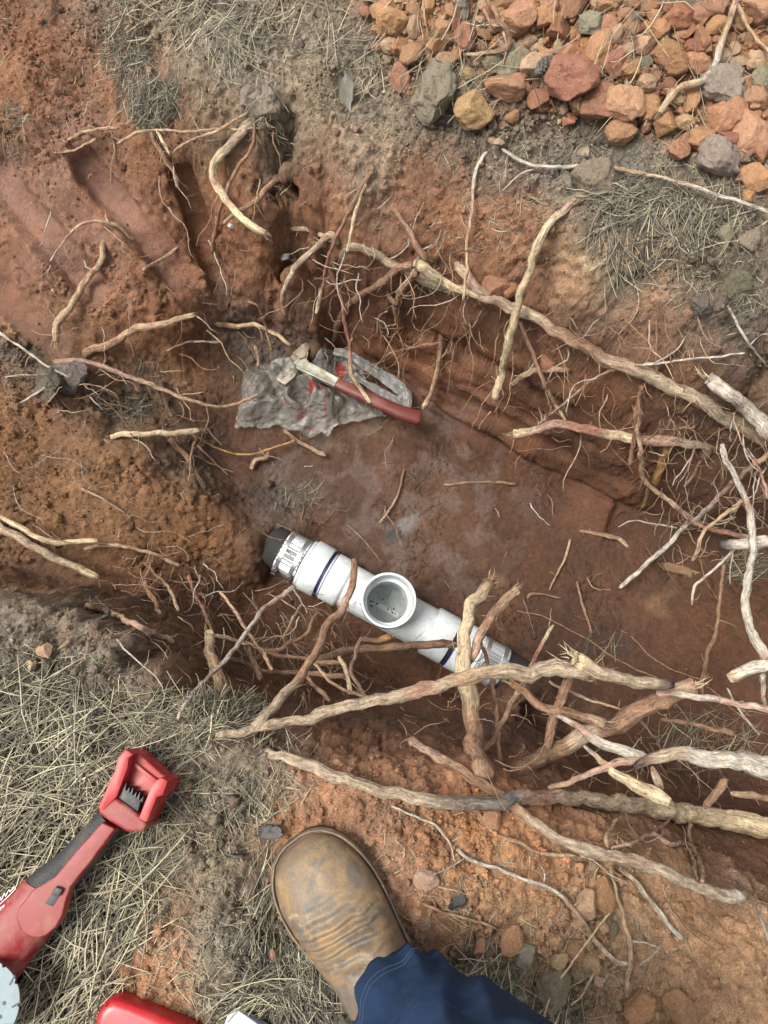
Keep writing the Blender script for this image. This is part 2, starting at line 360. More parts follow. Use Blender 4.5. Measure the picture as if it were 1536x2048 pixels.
# colour of the soil itself: lumps of other earth, pale grit, grey smears on the floor
colr *= (1 + 0.30 * fbm3(X * 14, Y * 14, Z * 14, 81, 4))[..., None]
colr *= (0.86 + 0.30 * gid * S3)[..., None]
hue = fbm3(X * 7, Y * 7, Z * 7, 91, 3)
colr[..., 0] *= 1 + 0.10 * hue; colr[..., 2] *= 1 - 0.16 * hue
och = smoothstep(0.45, 0.9, fbm3(X * 11, Y * 11, Z * 11, 95, 3)) * (0.38 * S3)
colr = colr * (1 - och[..., None]) + np.array((0.40, 0.235, 0.12)) * och[..., None]
inmot = smoothstep(330, 170, np.hypot((PU - 770) * 0.9, (PV - 1000) * 1.15)) * (Z < -0.44)
mot = smoothstep(0.0, 0.5, fbm(X * 16, Y * 16, 99, 4) + 0.1) * inmot * 0.40
colr = colr * (1 - mot[..., None]) + np.array((0.21, 0.155, 0.13)) * mot[..., None]
for cx, cy, ca, cw, ch in ((805, 1055, -0.65, 55, 20),):
    u_ = (PU - cx) * cos(ca) + (PV - cy) * sin(ca); v_ = -(PU - cx) * sin(ca) + (PV - cy) * cos(ca)
    b_ = smoothstep(1.2, 0.3, np.hypot(u_ / cw, v_ / ch) + 0.3 * fbm(X * 40, Y * 40, 7, 3)) * (Z < -0.44) * 0.85
    tone = np.where((u_ < -8)[..., None], np.array((0.07, 0.066, 0.06)), np.array((0.24, 0.22, 0.20)))
    colr = colr * (1 - b_[..., None]) + tone * b_[..., None]
colr = np.clip(colr, 0.02, 0.8)
ny_, nx_ = X.shape
idx = np.arange(nx_ * ny_).reshape(ny_, nx_)
quads = np.stack([idx[:-1, :-1], idx[:-1, 1:], idx[1:, 1:], idx[1:, :-1]], -1).reshape(-1, 4)
gv = np.stack([VX, VY, VZ], -1).reshape(-1, 3)

m_ground, n, l, bs = mat('soil')
ca_ = N(n, 'ShaderNodeAttribute', _attribute_name='Col'); sa = N(n, 'ShaderNodeAttribute', _attribute_name='slick')
co = objco(n)
t1 = tex(n, l, co, 90, 6, 0.7); t2 = tex(n, l, co, 420, 5, 0.7); t3 = tex(n, l, co, 30, 4, 0.6)
v1 = ramp(n, l, t1, [(0.28, 0.45), (0.5, 1.0), (0.72, 1.5)])
v2 = ramp(n, l, t2, [(0.32, 0.55), (0.52, 1.0), (0.70, 1.6)])
fa = N(n, 'ShaderNodeMapRange'); l.new(sa.outputs['Fac'], fa.inputs[0]); fa.inputs[3].default_value = 0.78; fa.inputs[4].default_value = 0.30
c = mix(n, l, 'MULTIPLY', fa.outputs[0], ca_.outputs['Color'], v1); c = mix(n, l, 'MULTIPLY', fa.outputs[0], c, v2)
vo = N(n, 'ShaderNodeTexVoronoi', Scale=260.0); l.new(co, vo.inputs['Vector'])
grit = ramp(n, l, vo.outputs['Color'], [(0.80, 0.0), (0.90, 1.0)])
sub = N(n, 'ShaderNodeMath', _operation='SUBTRACT'); sub.inputs[0].default_value = 0.34
l.new(sa.outputs['Fac'], sub.inputs[1])
gm = N(n, 'ShaderNodeMath', _operation='MULTIPLY', _use_clamp=True); l.new(grit, gm.inputs[0]); l.new(sub.outputs[0], gm.inputs[1])
c = mix(n, l, 'MIX', gm.outputs[0], c, (0.46, 0.33, 0.21))
l.new(c, bs.inputs['Base Color'])
rr = N(n, 'ShaderNodeMapRange'); l.new(sa.outputs['Fac'], rr.inputs[0]); rr.inputs[3].default_value = 0.97; rr.inputs[4].default_value = 0.40
l.new(rr.outputs[0], bs.inputs['Roughness']); bs.inputs['Specular IOR Level'].default_value = 0.4
b1 = bump(n, l, t1, 0.9, 0.014, None); b2 = bump(n, l, t2, 0.8, 0.005, bs, b1)

ground = from_np('ground', gv, quads, m_ground, None, True, 4)
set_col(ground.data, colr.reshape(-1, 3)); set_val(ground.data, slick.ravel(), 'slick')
tag(ground, 'red clay ground with an excavated pit and grey littered topsoil round it', 'ground', kind='structure')
bpy.context.view_layer.update()
GP = gv; GN = np.stack([NX, NY, NZ], -1).reshape(-1, 3); GU = PU.ravel(); GVv = PV.ravel(); GZ = Z.ravel(); GC = colr.reshape(-1, 3); GS = slick.ravel()
from mathutils.bvhtree import BVHTree
BVH = BVHTree.FromObject(ground, bpy.context.evaluated_depsgraph_get())
def hit(px, py):
    p, nrm, _, _ = BVH.ray_cast(EYE, ray(px, py).normalized())
    return (p, nrm) if p else (at(px, py, 0), Vector((0, 0, 1)))
def down(x, y):
    p, nrm, _, _ = BVH.ray_cast(Vector((x, y, 1.5)), Vector((0, 0, -1)))
    return p if p else Vector((x, y, 0))

# ================================================================== shape helpers
def frame_of(d):
    d = d.normalized(); a = Vector((0, 0, 1)) if abs(d.z) < 0.9 else Vector((1, 0, 0))
    u = d.cross(a).normalized(); return d, u, u.cross(d).normalized()
def lathe(name, O, d, prof, m, parent, seg=72, rfun=None, smooth=True, caps=True):
    d, u, w = frame_of(d); v, f = [], []
    for s, r in prof:
        for k in range(seg):
            a = 2 * pi * k / seg; rr_ = r + (rfun(s, a) if rfun else 0)
            v.append(O + d * s + (u * cos(a) + w * sin(a)) * rr_)
    for i in range(len(prof) - 1):
        for k in range(seg):
            f.append((i * seg + k, i * seg + (k + 1) % seg, (i + 1) * seg + (k + 1) % seg, (i + 1) * seg + k))
    if caps:
        f.append(tuple(range(seg))[::-1]); f.append(tuple(range((len(prof) - 1) * seg, len(prof) * seg)))
    me = bpy.data.meshes.new(name); me.from_pydata(v, [], f); me.update()
    bm = bmesh.new(); bm.from_mesh(me); bmesh.ops.recalc_face_normals(bm, faces=bm.faces); bm.to_mesh(me); bm.free()
    o = link_mesh(name, me, m, None, smooth)
    if smooth: sharp(o, 35)
    return child(o, parent) if parent else o
def sharp(o, deg):
    me = o.data; bm = bmesh.new(); bm.from_mesh(me)
    for e in bm.edges:
        if len(e.link_faces) == 2: e.smooth = e.calc_face_angle(0) < radians(deg)
    bm.to_mesh(me); bm.free()
def prism(name, poly, z0, z1, m, parent, bev=0.0, segs=3, tilt=None, inset=None):
    """closed outline (world x,y) given thickness; tilt(x,y) adds to z"""
    bm = bmesh.new(); t = tilt or (lambda x, y: 0.0)
    lo = [bm.verts.new((p[0], p[1], z0 + t(p[0], p[1]))) for p in poly]
    hi = [bm.verts.new((p[0], p[1], z1 + t(p[0], p[1]))) for p in poly]
    n_ = len(poly); bm.faces.new(lo[::-1]); top = bm.faces.new(hi)
    for i in range(n_): bm.faces.new((lo[i], lo[(i + 1) % n_], hi[(i + 1) % n_], hi[i]))
    bmesh.ops.recalc_face_normals(bm, faces=bm.faces)
    if inset:
        r_ = bmesh.ops.inset_region(bm, faces=[top], thickness=inset[0], depth=0, use_even_offset=True)
        r_ = bmesh.ops.inset_region(bm, faces=[top], thickness=0.0012, depth=-inset[1], use_even_offset=True)
    if bev: bmesh.ops.bevel(bm, geom=[e for e in bm.edges if e.calc_face_angle(0) > 0.5], offset=bev, segments=segs, affect='EDGES', profile=0.6)
    me = bpy.data.meshes.new(name); bm.to_mesh(me); bm.free()
    o = link_mesh(name, me, m, None, True); sharp(o, 40)
    return child(o, parent) if parent else o
def sweep(name, P, ra, rb, m, parent, seg=16, up=Vector((0, 0, 1)), wob=None, power=2.0):
    """tube along points P with half-widths ra (sideways) and rb (along up)"""
    v, f = [], []; n_ = len(P)
    for i in range(n_):
        d = (P[min(i + 1, n_ - 1)] - P[max(i - 1, 0)]).normalized(); u = d.cross(up).normalized(); w = u.cross(d).normalized()
        for k in range(seg):
            a = 2 * pi * k / seg; ca, sa_ = cos(a), sin(a)
            ca = math.copysign(abs(ca) ** (2 / power), ca); sa_ = math.copysign(abs(sa_) ** (2 / power), sa_)
            q = P[i] + u * ra[i] * ca + w * rb[i] * sa_
            if wob: q = q + wob(i, a, q)
            v.append(q)
    for i in range(n_ - 1):
        for k in range(seg): f.append((i * seg + k, i * seg + (k + 1) % seg, (i + 1) * seg + (k + 1) % seg, (i + 1) * seg + k))
    f.append(tuple(range(seg))[::-1]); f.append(tuple(range((n_ - 1) * seg, n_ * seg)))
    me = bpy.data.meshes.new(name); me.from_pydata(v, [], f); me.update()
    bm = bmesh.new(); bm.from_mesh(me); bmesh.ops.recalc_face_normals(bm, faces=bm.faces); bm.to_mesh(me); bm.free()
    o = link_mesh(name, me, m, None, True)
    return child(o, parent) if parent else o
def catmull(P, step):
    P = [Vector(p) for p in P]; out = []
    Q = [P[0] * 2 - P[1]] + P + [P[-1] * 2 - P[-2]]
    for i in range(1, len(Q) - 2):
        a, b, c_, d = Q[i - 1], Q[i], Q[i + 1], Q[i + 2]; k = max(1, int((c_ - b).length / step))
        for j in range(k):
            t = j / k; t2, t3 = t * t, t * t * t
            out.append(0.5 * ((2 * b) + (c_ - a) * t + (2 * a - 5 * b + 4 * c_ - d) * t2 + (3 * b - a - 3 * c_ + d) * t3))
    out.append(P[-1]); return out
def boxm(name, O, u, v_, w, m, parent, bev=0.0):
    bm = bmesh.new(); bmesh.ops.create_cube(bm, size=1.0)
    M = Matrix((u, v_, w)).transposed()
    for q in bm.verts: q.co = O + M @ q.co
    if bev: bmesh.ops.bevel(bm, geom=list(bm.edges), offset=bev, segments=2, affect='EDGES')
    bmesh.ops.recalc_face_normals(bm, faces=bm.faces)
    me = bpy.data.meshes.new(name); bm.to_mesh(me); bm.free(); o = link_mesh(name, me, m, None, True); sharp(o, 40)
    return child(o, parent) if parent else o
def grimy(name, col, rough, dirt=(0.30, 0.16, 0.09), amount=0.35, scale=14, spec=0.5, metallic=0.0, fine=0.0, bumpy=0.0, lo=0.5, hi=0.72):
    m, n, l, bs = mat(name); co = objco(n)
    a = tex(n, l, co, scale, 6, 0.65, 0.4); f = ramp(n, l, a, [(lo, 0.0), (hi, 1.0)])
    am = N(n, 'ShaderNodeMath', _operation='MULTIPLY'); l.new(f, am.inputs[0]); am.inputs[1].default_value = amount
    c = mix(n, l, 'MIX', am.outputs[0], col, dirt)
    b = tex(n, l, co, scale * 9, 4, 0.7); v = ramp(n, l, b, [(0.3, 1 - 0.5 * fine), (0.7, 1 + 0.3 * fine)])
    c = mix(n, l, 'MULTIPLY', 1.0, c, v); l.new(c, bs.inputs['Base Color'])
    r = N(n, 'ShaderNodeMapRange'); l.new(am.outputs[0], r.inputs[0]); r.inputs[3].default_value = rough; r.inputs[4].default_value = min(1, rough + 0.45)
    l.new(r.outputs[0], bs.inputs['Roughness']); bs.inputs['Metallic'].default_value = metallic; bs.inputs['Specular IOR Level'].default_value = spec
    if bumpy: bump(n, l, b, bumpy, 0.002, bs)
    return m

# ================================================================== white sewer tee with its couplings
m_pvc = grimy('white_pvc', (0.57, 0.615, 0.62), 0.42, (0.30, 0.235, 0.155), 0.7, 22, 0.5, 0, 0.3, lo=0.47, hi=0.80)
m_blue = grimy('blue_gasket', (0.008, 0.014, 0.085), 0.5, (0.05, 0.04, 0.04), 0.5, 30)
m_rubber = grimy('black_rubber', (0.014, 0.014, 0.014), 0.75, (0.05, 0.034, 0.024), 0.7, 14)
m_oldpipe = grimy('old_dark_pipe', (0.022, 0.020, 0.017), 0.85, (0.09, 0.05, 0.03), 0.8, 18, bumpy=0.5)
m_steel = grimy('band_steel', (0.56, 0.58, 0.59), 0.36, (0.30, 0.22, 0.16), 0.35, 22, 0.5, 0.9)
m_screw = grimy('dull_steel', (0.22, 0.22, 0.21), 0.35, (0.12, 0.07, 0.04), 0.5, 40, 0.5, 0.8)
m_speck = grimy('dark_grit', (0.05, 0.028, 0.02), 0.8, (0.12, 0.07, 0.05), 0.5, 60)
PA = at(580, 1109, -0.565); PB = at(988, 1330, -0.600)
pd = (PB - PA).normalized(); K_ = (PB - PA).length / 1271.0          # one unit of the measured drawing in metres
pu = pd.cross(Vector((0, 0, 1))).normalized(); pw = pu.cross(pd).normalized()
pipe = empty('sewer_pipe_tee', PA + pd * (K_ * 600))
tag(pipe, 'white plastic sewer tee with open riser, joined by steel banded couplings in the pit', 'pipe fitting')
def ax_(s): return PA + pd * (s * K_)
def pf(lst): return [(s * K_, r) for s, r in lst]
R_ = 0.0495
hub_o = pf([(248, 0.0545), (251, 0.0552), (340, 0.0552), (346, 0.0545), (358, R_), (866, R_), (874, 0.0545), (880, 0.0552), (994, 0.0552), (998, 0.0545)])
body = lathe('tee_body', PA, pd, hub_o, m_pvc, None, 80)
RC = ax_(598); RT = 0.118
riser = lathe('riser_solid', RC, pw, [(0.0, 0.047), (0.060, 0.0485), (0.070, 0.0550), (0.076, 0.0562), (RT - 0.004, 0.0562), (RT - 0.001, 0.0572), (RT, 0.0565)], m_pvc, None, 80)
cut1 = lathe('cut_bore', PA, pd, pf([(200, 0.0455), (1050, 0.0455)]), m_pvc, None, 64)
cut2 = lathe('cut_riser', RC, pw, [(0.0, 0.0435), (0.082, 0.0435), (0.084, 0.0502), (RT - 0.004, 0.0508), (RT - 0.001, 0.0524), (RT + 0.02, 0.0524)], m_pvc, None, 80)
for o2, op in ((riser, 'UNION'), (cut1, 'DIFFERENCE'), (cut2, 'DIFFERENCE')):
    md = body.modifiers.new(op, 'BOOLEAN'); md.operation = op; md.object = o2; md.solver = 'EXACT'
bpy.context.view_layer.update()
dg = bpy.context.evaluated_depsgraph_get()
me2 = bpy.data.meshes.new_from_object(body.evaluated_get(dg)); body.modifiers.clear(); body.data = me2
for o2 in (riser, cut1, cut2): bpy.data.objects.remove(o2)
me2.polygons.foreach_set('use_smooth', [True] * len(me2.polygons)); sharp(body, 32); child(body, pipe)
lathe('adapter_hub', PA, pd, pf([(92, 0.049), (94, 0.0545), (108, 0.0548), (112, 0.0530), (115, 0.0585), (119, 0.0592), (212, 0.0592), (217, 0.0580), (218, 0.0505)]), m_pvc, pipe, 80)
lathe('gasket_ring', PA, pd, pf([(216, 0.050), (218, 0.0545), (232, 0.0545), (234, 0.050)]), m_blue, pipe, 72)
lathe('pipe_stub', PA, pd, pf([(232, 0.048), (233, 0.0525), (243, 0.0525), (250, 0.0500)]), m_pvc, pipe, 72)
lathe('gasket_ring', PA, pd, pf([(1016, 0.050), (1018, 0.0535), (1027, 0.0535), (1029, 0.050)]), m_blue, pipe, 72)
lathe('pipe_stub', PA, pd, pf([(995, 0.0490), (998, 0.0498), (1014, 0.0498), (1018, 0.0490)]), m_rubber, pipe, 72)
lathe('joint_gap', PA, pd, pf([(242, 0.0500), (243, 0.0533), (248.5, 0.0533), (249, 0.0500)]), m_rubber, pipe, 72)
lathe('adapter_hub', PA, pd, pf([(1026, 0.0500), (1030, 0.0555), (1034, 0.0562), (1120, 0.0562), (1126, 0.0540), (1130, 0.0480), (1165, 0.0480)]), m_pvc, pipe, 80)
for s0, s1, r, ang0 in ((-50, 93, 0.0470, 0), (1160, 1320, 0.0455, 0.2)):
    L = s1 - s0
    sl = lathe('rubber_sleeve', PA, pd, pf([(s0 - 14, r - 0.004), (s0 - 13, r), (s1 + 8, r), (s1 + 9, r - 0.004)]), m_rubber, pipe, 64)
    rib = lambda s, a: 0.0008 * sin(60 * a)
    lathe('steel_shield', PA, pd, pf([(s0 + 6, r), (s0 + 7, r + 0.0016), (s1 - 7, r + 0.0016), (s1 - 6, r)]), m_steel, pipe, 264, rib)
    for sc_ in (s0 + 0.18 * L, s1 - 0.20 * L):
        cl = lathe('hose_clamp', PA, pd, pf([(sc_ - 13, r + 0.0010), (sc_ - 12, r + 0.0034), (sc_ + 12, r + 0.0034), (sc_ + 13, r + 0.0010)]), m_steel, pipe, 72)
        side = (-pu if pu.y > 0 else pu)                                     # towards the person standing at the pit
        rad = (side * cos(0.35 + ang0) + pw * sin(0.35 + ang0)).normalized(); tan = pd.cross(rad).normalized()
        c0 = ax_(sc_) + rad * (r + 0.0065)
        hb = boxm('screw_housing', c0, tan * 0.017, pd * 0.0105, rad * 0.0075, m_screw, None, 0.0012); child(hb, pipe)
        sw = lathe('clamp_screw', c0 - tan * 0.018 + rad * 0.001, tan, [(0, 0.0030), (0.0005, 0.0042), (0.005, 0.0042), (0.0052, 0.0026), (0.026, 0.0026)], m_screw, pipe, 10)
for s0, s1 in ((-190, -55), (1322, 1470)):
    lathe('old_pipe', PA, pd, pf([(s0, 0.0440), (s1 if s0 < 0 else s1, 0.0440)]), m_oldpipe, pipe, 48,
          lambda s, a: 0.0012 * mnoise.noise(Vector((s * 60, a * 3, 0))))
# grit lying in the bore under the riser
for k in range(16):
    s_ = 598 + random.uniform(-95, 95); a_ = random.gauss(0, 0.16)
    q = ax_(s_) - pw * 0.0452 * cos(a_) + pu * 0.0452 * sin(a_); r0 = random.uniform(0.0010, 0.0026)
    bm = bmesh.new(); bmesh.ops.create_icosphere(bm, subdivisions=1, radius=r0)
    for v_ in bm.verts: v_.co = q + Vector((v_.co.x * random.uniform(.7, 1.3), v_.co.y * random.uniform(.7, 1.3), v_.co.z * 0.7))
    me = bpy.data.meshes.new('grit'); bm.to_mesh(me); bm.free(); child(link_mesh('grit', me, m_speck), pipe)
boxm('printed_strip', RC - pw * 0.0453 + pd * 0.006, pd * 0.062, pu * 0.010, pw * 0.0012, grimy('pale_strip', (0.80, 0.82, 0.82), 0.4, (0.1, 0.08, 0.06), 0.7, 90, lo=0.58, hi=0.62), pipe, 0.0003)

# ================================================================== plastic bag
def z1(x, y): return at(440 + x / 3.491, 640 + y / 3.491, -0.50)
BAG = [(100, 765), (125, 640), (150, 540), (165, 400), (210, 352), (370, 335), (520, 318), (650, 300), (740, 255), (830, 238), (900, 288), (1000, 318), (1015, 400), (975, 440), (1060, 520), (1170, 655), (1000, 690), (900, 690), (790, 750), (745, 805), (690, 785), (640, 820), (560, 785), (470, 765), (400, 725), (330, 745), (220, 750)]
poly = np.array([tuple(z1(*p).xy) for p in BAG])
def inside(px, py, poly):
    r_ = np.zeros(px.shape, bool); j = len(poly) - 1
    for i in range(len(poly)):
        xi, yi = poly[i]; xj, yj = poly[j]
        c_ = ((yi > py) != (yj > py)) & (px < (xj - xi) * (py - yi) / (yj - yi + 1e-12) + xi)
        r_ ^= c_; j = i
    return r_
def edge_dist(px, py, poly):
    b = np.full(px.shape, 9.0)
    for i in range(len(poly)):
        x0, y0 = poly[i - 1]; x1, y1 = poly[i]; dx, dy = x1 - x0, y1 - y0
        t = np.clip(((px - x0) * dx + (py - y0) * dy) / (dx * dx + dy * dy), 0, 1)
        b = np.minimum(b, np.hypot(px - x0 - t * dx, py - y0 - t * dy))
    return b
st = 0.0022
bx_, by_ = np.meshgrid(np.arange(poly[:, 0].min() - .01, poly[:, 0].max() + .01, st), np.arange(poly[:, 1].min() - .01, poly[:, 1].max() + .01, st))
wxp = bx_ + 0.004 * fbm(bx_ * 60, by_ * 60, 5, 3); wyp = by_ + 0.004 * fbm(bx_ * 60, by_ * 60, 6, 3)
ins = inside(wxp, wyp, poly); ed = edge_dist(bx_, by_, poly)
fl = np.zeros(bx_.shape)
jj, ii = np.nonzero(ins)
for j, i in zip(jj, ii): fl[j, i] = down(bx_[j, i], by_[j, i]).z
fl = np.where(ins, fl, np.nanmean(fl[ins])); fl = blur(fl, 3.0)
dome = 0.030 * smoothstep(0, 0.05, ed)
def ridged(a): return 1 - np.abs(a) * 2.2
ang = 0.6 * fbm(bx_ * 8, by_ * 8, 3, 2) + 0.5
ru = bx_ * np.cos(ang) + by_ * np.sin(ang); rv = -bx_ * np.sin(ang) + by_ * np.cos(ang)
crs = np.zeros(bx_.shape); rb_ = random.Random(4)
for k_ in range(9):
    th_ = rb_.gauss(0.5, 0.5) if k_ % 2 else rb_.gauss(2.0, 0.45); wl_ = (0.12, 0.09, 0.07, 0.055, 0.045, 0.08, 0.035, 0.03, 0.026)[k_]; wb = 0.30 * wl_ * fbm(bx_ * 13, by_ * 13, 30 + k_, 2)
    tw = np.abs((((bx_ * cos(th_) + by_ * sin(th_) + wb) / wl_ + rb_.random()) % 1.0) - 0.5)
    crs += wl_ * 0.22 * tw * smoothstep(-0.2, 0.3, vnoise(bx_ * 11 + 5 * k_, by_ * 11, 60 + k_))
hgt = dome * (0.7 + 0.8 * fbm(bx_ * 14, by_ * 14, 8, 2)) + 1.25 * crs - 0.006
hc = z1(575, 545); dd = np.hypot(bx_ - hc.x, (by_ - hc.y) * 1.1); hgt -= 0.020 * smoothstep(0.030, 0.008, dd)
hgt += 0.016 * np.exp(-((np.hypot(bx_ - hc.x, by_ - hc.y) - 0.032) / 0.008) ** 2)
hc = z1(860, 350); hgt -= 0.012 * smoothstep(0.028, 0.01, np.hypot(bx_ - hc.x, by_ - hc.y))
hc = z1(468, 412); cover = 0.060 * smoothstep(0.050, 0.020, np.hypot(bx_ - hc.x, by_ - hc.y))
# flattened where the hatchet lies on it
hA, hB = z1(560, 320), z1(1100, 590); dx, dy = hB.x - hA.x, hB.y - hA.y; t_ = np.clip(((bx_ - hA.x) * dx + (by_ - hA.y) * dy) / (dx * dx + dy * dy), 0, 1)
dh = np.hypot(bx_ - hA.x - t_ * dx, by_ - hA.y - t_ * dy); press = smoothstep(0.034, 0.016, dh)
hgt = hgt * (1 - press) + np.minimum(hgt, 0.012) * press
bz = fl + 0.004 + np.maximum(np.maximum(hgt, 0.001), cover * (0.9 + 0.3 * fbm(bx_ * 30, by_ * 30, 5, 2)))
ids = -np.ones(bx_.shape, int); ids[ins] = np.arange(ins.sum())
q = np.stack([ids[:-1, :-1], ids[:-1, 1:], ids[1:, 1:], ids[1:, :-1]], -1).reshape(-1, 4); q = q[(q >= 0).all(1)]
m_bag, n, l, bs = mat('grey_film')
ca2 = N(n, 'ShaderNodeAttribute', _attribute_name='Col'); co = objco(n)
l.new(ca2.outputs['Color'], bs.inputs['Base Color']); bs.inputs['Roughness'].default_value = 0.27; bs.inputs['Specular IOR Level'].default_value = 0.55
tb = tex(n, l, co, 70, 3, 0.5, 2.5); bq = bump(n, l, tb, 0.35, 0.004, None); dsx = N(n, 'ShaderNodeTexNoise', Scale=30.0, Detail=2.0); l.new(co, dsx.inputs['Vector'])
mx = N(n, 'ShaderNodeVectorMath', _operation='MULTIPLY_ADD'); l.new(dsx.outputs['Color'], mx.inputs[0]); mx.inputs[1].default_value = (0.03, 0.03, 0.03); l.new(co, mx.inputs[2])
vq = N(n, 'ShaderNodeTexVoronoi', Scale=62.0); l.new(mx.outputs[0], vq.inputs['Vector']); bump(n, l, vq.outputs['Distance'], 0.55, 0.010, bs, bq)
tr = n.new('ShaderNodeBsdfTranslucent'); tr.inputs[0].default_value = (0.45, 0.42, 0.38, 1); tp = n.new('ShaderNodeBsdfTransparent')
m1 = n.new('ShaderNodeMixShader'); m1.inputs[0].default_value = 0.18; l.new(bs.outputs[0], m1.inputs[1]); l.new(tr.outputs[0], m1.inputs[2])
m2 = n.new('ShaderNodeMixShader'); m2.inputs[0].default_value = 0.38; l.new(m1.outputs[0], m2.inputs[1]); l.new(tp.outputs[0], m2.inputs[2])
l.new(m2.outputs[0], n['Material Output'].inputs[0])
bcol = np.empty((ins.sum(), 3)); X_, Y_ = bx_[ins], by_[ins]
base = 0.27 + 0.09 * fbm(X_ * 12, Y_ * 12, 3, 3)
bcol[:] = np.array((1.0, 0.94, 0.83)) * base[:, None]
for (x_, y_, rx, ry) in ((655, 530, 30, 42), (700, 530, 40, 14), (780, 522, 48, 16), (845, 360, 42, 62), (560, 680, 42, 13), (600, 650, 55, 9), (740, 640, 9, 60), (470, 610, 34, 8), (620, 740, 40, 10), (590, 600, 60, 10)):
    c0 = z1(x_, y_); k = 1 / 3.491 * mpp(c0)
    e = np.hypot((X_ - c0.x) / (rx * k), (Y_ - c0.y) / (ry * k)) + 0.35 * fbm(X_ * 120, Y_ * 120, int(x_), 2)
    f_ = smoothstep(1.0, 0.75, e)[:, None] * (0.85 if ry < 70 and y_ < 560 else 0.45); bcol = bcol * (1 - f_) + np.array((0.42, 0.035, 0.02)) * f_
bagE = empty('plastic_bag', z1(600, 560)); bagE.location.z = -0.49
tag(bagE, 'crumpled grey plastic shopping bag with red print lying under the hatchet', 'plastic bag')
bb = from_np('bag_body', np.stack([bx_, by_, bz], -1)[ins], q, m_bag, None, True, 4); set_col(bb.data, bcol); child(bb, bagE)
def strap(ptsz, w):
    P = []
    for x_, y_, h_ in ptsz:
        c0 = z1(x_, y_); g = down(c0.x, c0.y); P.append(Vector((c0.x, c0.y, max(g.z, -0.52) + h_)))
    P = catmull(P, 0.004); nP = len(P)
    ra = [w * (0.55 + 0.45 * sin(pi * min(1, i / nP * 1.15))) * (1 + 0.25 * mnoise.noise(P[i] * 60)) for i in range(nP)]
    o = sweep('bag_handle', P, ra, [0.14 * r + 0.0008 for r in ra], m_bag, None, 26, wob=lambda i, a, q: Vector((0, 0, 1)) * 0.006 * mnoise.noise(Vector((a * 3.4, i * 0.07, 4))))
    set_col(o.data, np.tile((0.27, 0.265, 0.25), (len(o.data.vertices), 1))); child(o, bagE)
strap([(800, 262, .022), (900, 285, .028), (1000, 335, .030), (1120, 390, .026), (1230, 460, .022), (1295, 530, .016), (1285, 590, .008), (1225, 560, .012), (1120, 500, .018), (1000, 430, .02), (930, 395, .02)], 0.0145)

# ================================================================== hatchet
m_head = grimy('worn_steel', (0.34, 0.36, 0.30), 0.45, (0.20, 0.13, 0.075), 0.85, 45, 0.5, 0.25, 0.5, lo=0.42, hi=0.68)
m_rust = grimy('dull_brown_steel', (0.25, 0.21, 0.155), 0.5, (0.13, 0.08, 0.05), 0.8, 50, 0.5, 0.3, 0.5, lo=0.40, hi=0.66)
m_grip = grimy('red_grip', (0.112, 0.026, 0.020), 0.42, (0.24, 0.12, 0.075), 0.45, 26, 0.4, 0, 0.3, 0.15)
hz = -0.452
def zz(x, y, z=hz): return at(440 + x / 3.491, 640 + y / 3.491, z)
axe = empty('hatchet', zz(700, 380)); tag(axe, 'hammer headed hatchet with steel shank and dull red grip on the plastic bag', 'hatchet')
h0 = zz(560, 320); h1 = zz(1390, 690); hd = Vector((h1.x - h0.x, h1.y - h0.y)); hl = hd.length; hd /= hl
tilt_ = lambda x, y: -0.022 * max(0, min(1, ((x - h0.x) * hd.x + (y - h0.y) * hd.y) / hl))
prism('shank', [tuple(zz(*p).xy) for p in ((545, 345), (500, 318), (560, 262), (600, 268), (625, 298), (660, 312), (885, 428), (822, 466), (690, 410))], hz - 0.011, hz + 0.004, m_head, axe, 0.0016, 2, tilt_, (0.0042, 0.0018))
prism('axe_blade', [tuple(zz(*p).xy) for p in ((548, 348), (595, 262), (512, 228), (470, 300), (430, 345), (395, 420), (455, 455), (520, 400))], hz - 0.008, hz + 0.0015, m_rust, axe, 0.0018, 2)
prism('neck', [tuple(zz(*p).xy) for p in ((508, 236), (552, 200), (572, 178), (632, 196), (612, 234), (596, 272), (560, 282))], hz - 0.014, hz + 0.007, m_rust, axe, 0.003, 2)
pa, pb = zz(590, 205), zz(612, 122)
lathe('hammer_poll', pa + Vector((0, 0, -0.003)), pb - pa, [(0.0, 0.010), (0.006, 0.0128), (0.020, 0.0132), (0.0255, 0.0128), (0.0275, 0.0112)], m_rust, axe, 8, smooth=False)
gc = catmull([zz(812, 440, hz - .004), zz(870, 468, hz - .006), zz(1000, 525, hz - .008), zz(1130, 588, hz - .012), zz(1260, 645, hz - .017), zz(1350, 674, hz - .021), zz(1402, 688, hz - .023)], 0.004)
ng = len(gc); prof_w = np.interp(np.linspace(0, 1, ng), [0, .1, .35, .65, .85, .96, 1], [.0118, .0138, .0138, .0150, .0165, .0165, .0145])
sweep('grip', gc, prof_w, [0.78 * w_ for w_ in prof_w], m_grip, axe, 24, power=2.6)

